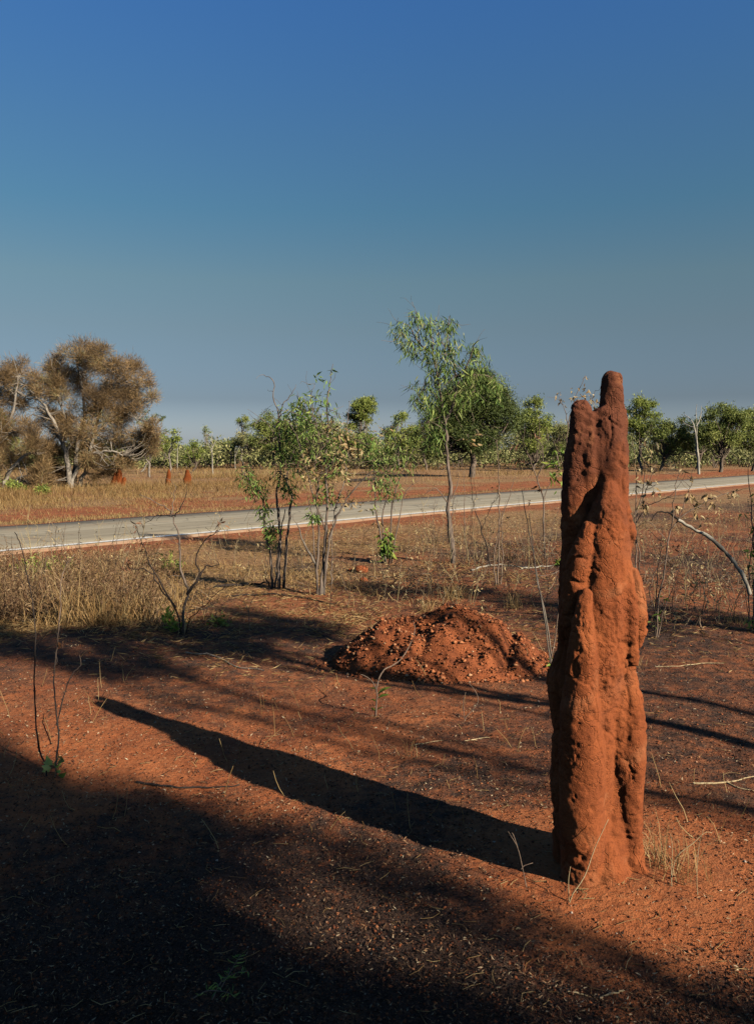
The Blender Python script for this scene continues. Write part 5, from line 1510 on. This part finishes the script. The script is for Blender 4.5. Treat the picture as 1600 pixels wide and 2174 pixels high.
stick([(1105, 1210), (1140, 1206), (1175, 1200)], .013, 'bark_white', 'short bleached branch lying left of the tall mound', seed=5)
stick([(455, 1242), (510, 1240), (560, 1238), (605, 1240)], .02, 'bark_char', 'charred log lying at the foot of the left bushy sapling', seed=6)
stick([(985, 1575), (1010, 1568), (1040, 1566)], .004, 'stick_straw', 'short straw coloured stick left of the tall mound', seed=7)
stick([(880, 1578), (900, 1576), (940, 1570)], .003, 'stick_straw', 'tiny pale straw stick left of the short straw coloured stick', seed=8)
stick([(1205, 2107), (1225, 2110), (1245, 2113)], .0028, 'stick_straw', 'left one of two golden straw pieces at the bottom', seed=9, taper=.8)
stick([(1272, 2118), (1300, 2108), (1320, 2105)], .0032, 'stick_straw', 'right one of two golden straw pieces at the bottom', seed=10, taper=.8)
stick([(1390, 1415), (1440, 1418), (1500, 1412), (1535, 1413)], .004, 'stick_straw', 'thin pale stick right of the tall mound', seed=11)
stick([(1010, 1390), (1040, 1388)], .004, 'stick_straw', 'tiny pale stick at the front foot of the rubble heap', seed=12)
stick([(480, 1262), (560, 1260), (640, 1266), (700, 1278), (715, 1279)], .012, 'bark_char', 'charred thin branch on the ground in front of the bushy saplings', seed=13)
stick([(740, 1024), (770, 1022), (800, 1021)], .10, 'bark_char', 'burnt black log on the verge across the road', seed=14, name='fallen_log', taper=.8)

# stems crossing and standing at the foot of the tall mound
def sprig(lines, mat, label, r=.002, name='dry_twig', depth=None, leafk=None, seed=0):
    r2 = RS(seed)
    g = gnd(*lines[0][0]) if depth is None else at(*lines[0][0], depth)
    rt = thing(name, (g[0], g[1], gz1(g[0], g[1])), label, 'twig')
    for k, ln in enumerate(lines):
        P = smooth_line([at(x, y, g[1] + dd) for (x, y, dd) in [(*q, 0) if len(q) == 2 else q for q in ln]], 4)
        if k == 0: P[0][2] = gz1(P[0][0], P[0][1]) - .006
        mb = MB(); tube(mb, P, np.linspace(r, r * .5, len(P)), 5); mb.build('stalk', M[mat], rt, smooth=True)
    return rt
sprig([[(1207, 1908), (1240, 1860), (1262, 1800), (1290, 1740)]], 'stick_straw', 'dry straw stem slanting across the foot of the tall mound', .0022, depth=2.70)
sprig([[(1207, 1908), (1206, 1870), (1210, 1840)]], 'stick_straw', 'short upright straw stem at the front foot of the tall mound', .0018, depth=2.71)
sprig([[(1118, 1890), (1108, 1840), (1098, 1800), (1078, 1765)], [(1106, 1845), (1112, 1838), (1130, 1832)], [(1098, 1800), (1090, 1775), (1086, 1768)]], 'bark_twig', 'thin forked twig standing in the mound shadow left of the mound', .0022)
sprig([[(1425, 1890), (1424, 1850), (1426, 1800), (1422, 1770)], [(1424, 1870), (1435, 1820), (1470, 1790), (1495, 1768), (1510, 1768)]], 'stick_straw', 'tall bent straw stems rising right of the tall mound', .0018)
sprig([[(985, 1525), (1000, 1510), (1014, 1490), (1010, 1470), (995, 1450)], [(985, 1525), (983, 1490), (988, 1470)]], 'bark_twig', 'curved bare twig standing left of the tall mound in the middle ground', .003)
sprig([[(1480, 1905), (1478, 1860), (1482, 1800), (1492, 1760)]], 'stick_straw', 'single thin straw stem farthest right of the golden tuft', .0014)
sprig([[(700, 1290), (702, 1260), (690, 1240)], [(702, 1268), (715, 1250)]], 'bark_char', 'tiny burnt twig standing in front of the right bushy sapling', .004)
sprig([[(530, 1330), (528, 1300), (535, 1275), (545, 1262)], [(528, 1300), (520, 1280), (512, 1275)]], 'bark_twig', 'small bare forked twig right of the burnt shrub', .004)

# small weed in the shade at the bottom
g = gnd(505, 2060); r2 = RS(501)
rt = thing('weed', (g[0], g[1], gz1(g[0], g[1])), 'small pale green weed sprawling in the dark shade at the bottom', 'weed')
for ln in [[(450, 2110), (470, 2078), (500, 2062), (525, 2050)], [(470, 2080), (495, 2050), (512, 2015)], [(410, 2108), (440, 2100), (480, 2105), (498, 2110)]]:
    P = smooth_line([gnd(x, y) for x, y in ln], 4)
    P[:, 2] = gz(P[:, 0], P[:, 1]) + .008 + .02 * np.sin(np.linspace(0, 2.6, len(P)))
    mb = MB(); tube(mb, P, np.linspace(.0018, .001, len(P)), 5); mb.build('stalk', M['bark_twig'], rt)
    for q in P[2:]:
        for _ in range(2):
            put_leaf(rt, LM['slim'][r2.randint(2)], q, r2.randn(3) * [1, 1, .3] + [0, 0, .25], r2.uniform(.018, .035), r2)
# pale fallen leaf, small rocks
g = gnd(1100, 1978)
o = put_leaf(thing('fallen_leaf', (g[0], g[1], gz1(g[0], g[1])), 'single pale cream leaf lying on the ground in front of the mound', 'leaf'), LM['cream'][1], g + [-.01, 0, .008], (1, .25, .05), .028, r2, 0.1)
def rock(px, py, s, label, seed):
    r2 = RS(seed); g = gnd(px, py)
    mb = MB()
    import_v = unit(r2.randn(60, 3))
    th = np.linspace(0, 2 * math.pi, 14, endpoint=False); ph = np.linspace(-1.2, 1.5, 8)
    V = np.stack([np.outer(np.cos(ph), np.cos(th)), np.outer(np.cos(ph), np.sin(th)), np.outer(np.sin(ph), np.ones(14))], -1).reshape(-1, 3)
    V = V * (1 + .35 * fbm3(V, 1.6, 3, .6, seed * 3.1))[:, None] * [s, s * .8, s * .7]
    V = V + g + [0, 0, gz1(g[0], g[1]) + s * .3]
    i = np.arange(7)[:, None] * 14; j = np.arange(14)[None]; j2 = (j + 1) % 14
    mb.add(V, np.stack([i + j, i + j2, i + 14 + j2, i + 14 + j], -1).reshape(-1, 4), np.stack([np.full(12, 98), 98 + np.arange(1, 13), 98 + np.arange(2, 14)], -1))
    return tag(mb.build('clay_lump', M['heap'], None), label, 'clay lump', 'broken red clay lumps')
rock(766, 1212, .10, 'largest red clay lump behind the rubble heap, right of the bushy saplings', 3)
rock(745, 1210, .04, 'small red clay lump just left of the largest one', 4)
rock(772, 1232, .05, 'small dark red clay lump just below the largest one', 5)

# ------------------------------------------------------------------ trees beside and behind the camera that shade the foreground
PERP = np.array([-SUN_H[1], SUN_H[0]])
def sun_pt(along, perp, s):
    """a point 'along' metres sunward of the mound axis and 'perp' aside, so high that its shadow falls at 's'"""
    xy = np.array([MX, MY]) + SUN_H * along + PERP * perp
    return np.array([xy[0], xy[1], (along - s) * TAN_EL])

def shade_tree(label, along, perp, trunk_r, clumps, seed, lean=0.0, leaf=(0.12, 0.04), dens=1.0):
    """clumps: (shadow along, shadow perp, radius, forward offset of the clump from the trunk)"""
    rng = RS(seed)
    b = sun_pt(along, perp, along); b[2] = gz1(b[0], b[1]) - .05
    root = thing('shade_tree', b, label, 'tree', 'trees outside the picture on the sunny side')
    wood = MB(); fol = MB()
    cs = [sun_pt(along + off, p, s) for (s, p, r, off) in clumps]
    cen = np.mean(cs, 0); zmin = min(c[2] for c in cs)
    top = np.array([b[0] * .6 + cen[0] * .4, b[1] * .6 + cen[1] * .4, max(c[2] for c in cs)])
    main = limb(wood, b, top, trunk_r, trunk_r * .3, rng, .02, 12, 8)
    for c, (s, p, r, off) in zip(cs, clumps):
        cand = [q for q in main if q[2] < c[2] - .2] or [main[6]]
        limb(wood, cand[-1 - min(2, len(cand) - 1)], c, trunk_r * .35, .012, rng, .10, 7, 5)
        m = int(dens * 620 * (r / .5) ** 2)
        o = rng.randn(m, 3); o = o / np.maximum(1, np.linalg.norm(o, axis=1, keepdims=True) / 1.7) * r * .5
        leaves(fol, c + o, unit(rng.randn(m, 3) + [0, 0, -.5]), leaf[0] * rng.uniform(.7, 1.3, m), leaf[1], rng)
        for _ in range(6):
            limb(wood, c, c + rng.randn(3) * r * .5, .012, .004, rng, .1, 4, 4)
    wood.build('trunk', M['bark_brown'], root, smooth=True)
    fol.build('crown', M['shade_leaf'], root)
    return root
rng = RS(600)
c1 = [(rng.uniform(-4.2, 3.0), rng.uniform(-3.6, -1.25), rng.uniform(.5, .75), rng.uniform(-1.2, 1.2)) for _ in range(34)]
c1 += [(-2.6, -1.15, .42, 0), (-3.3, -1.0, .35, .3), (-1.9, -.95, .4, -.3), (-1.3, -.95, .30, 0), (1.2, -1.35, .45, 0), (.6, -1.35, .4, .4), (-.2, -1.45, .4, .2)]
shade_tree('large leafy shade tree standing behind the camera', 12.5, -2.4, .24, c1, 61, dens=1.1, leaf=(.15, .055))
c2 = [(-1.2 + .38 * k, -.50 + .05 * math.sin(k * 1.7), .13, .15 * math.sin(k)) for k in range(6)] + [(-1.9, -.72, .26, 0), (-1.5, -.62, .2, .2)]
shade_tree('slender shade tree with a narrow crown behind the camera', 11.0, -.62, .09, c2, 62, dens=1.0, leaf=(.1, .035))
c3 = [(-3.7 - .25 * k, 1.50 + .30 * math.sin(k * 2.3), .27, .2 * math.cos(k)) for k in range(6)]
shade_tree('slim shade tree standing off to the right of the mound', 4.6, 1.76, .095, c3, 63, dens=1.5)
c4 = [(-3.7 - .25 * k, 2.25 + .3 * math.sin(k * 1.9), .27, .2 * math.cos(k)) for k in range(5)]
shade_tree('taller slim shade tree farther right of the mound', 6.8, 2.42, .085, c4, 64, dens=1.5)
c5 = [(-3.9, .42, .22, 0), (-4.4, .36, .26, .2), (-4.9, .30, .26, -.2), (-4.3, .80, .24, .1), (-5.5, .45, .3, 0), (-6.2, .5, .3, .2), (-3.7, .70, .2, 0), (-5.0, .9, .28, .1)]
shade_tree('high-crowned shade tree to the right behind the camera', 8.8, .95, .06, c5, 65, dens=1.7)
c6 = [(-2.5, 4.6, .4, 0), (-3.5, 4.9, .4, .2), (-1.8, 4.2, .35, -.2), (-4.5, 4.4, .4, .1), (-1.0, 4.9, .35, 0)]
shade_tree('broad shade tree far off to the right', 6.0, 4.5, .10, c6, 66)

# ------------------------------------------------------------------ real-world reflectances: the colours above are as seen, scaled here to what the surfaces reflect
REFLECT = 0.56
for m in bpy.data.materials:
    nt = m.node_tree
    for nd in list(nt.nodes):
        key = 'Base Color' if nd.type == 'BSDF_PRINCIPLED' else ('Color' if nd.type == 'BSDF_TRANSLUCENT' else None)
        if key and nd.inputs[key].is_linked:
            src = nd.inputs[key].links[0].from_socket
            nt.links.new(mixc(nt, 1.0, src, (REFLECT, REFLECT, REFLECT), 'MULTIPLY'), nd.inputs[key])
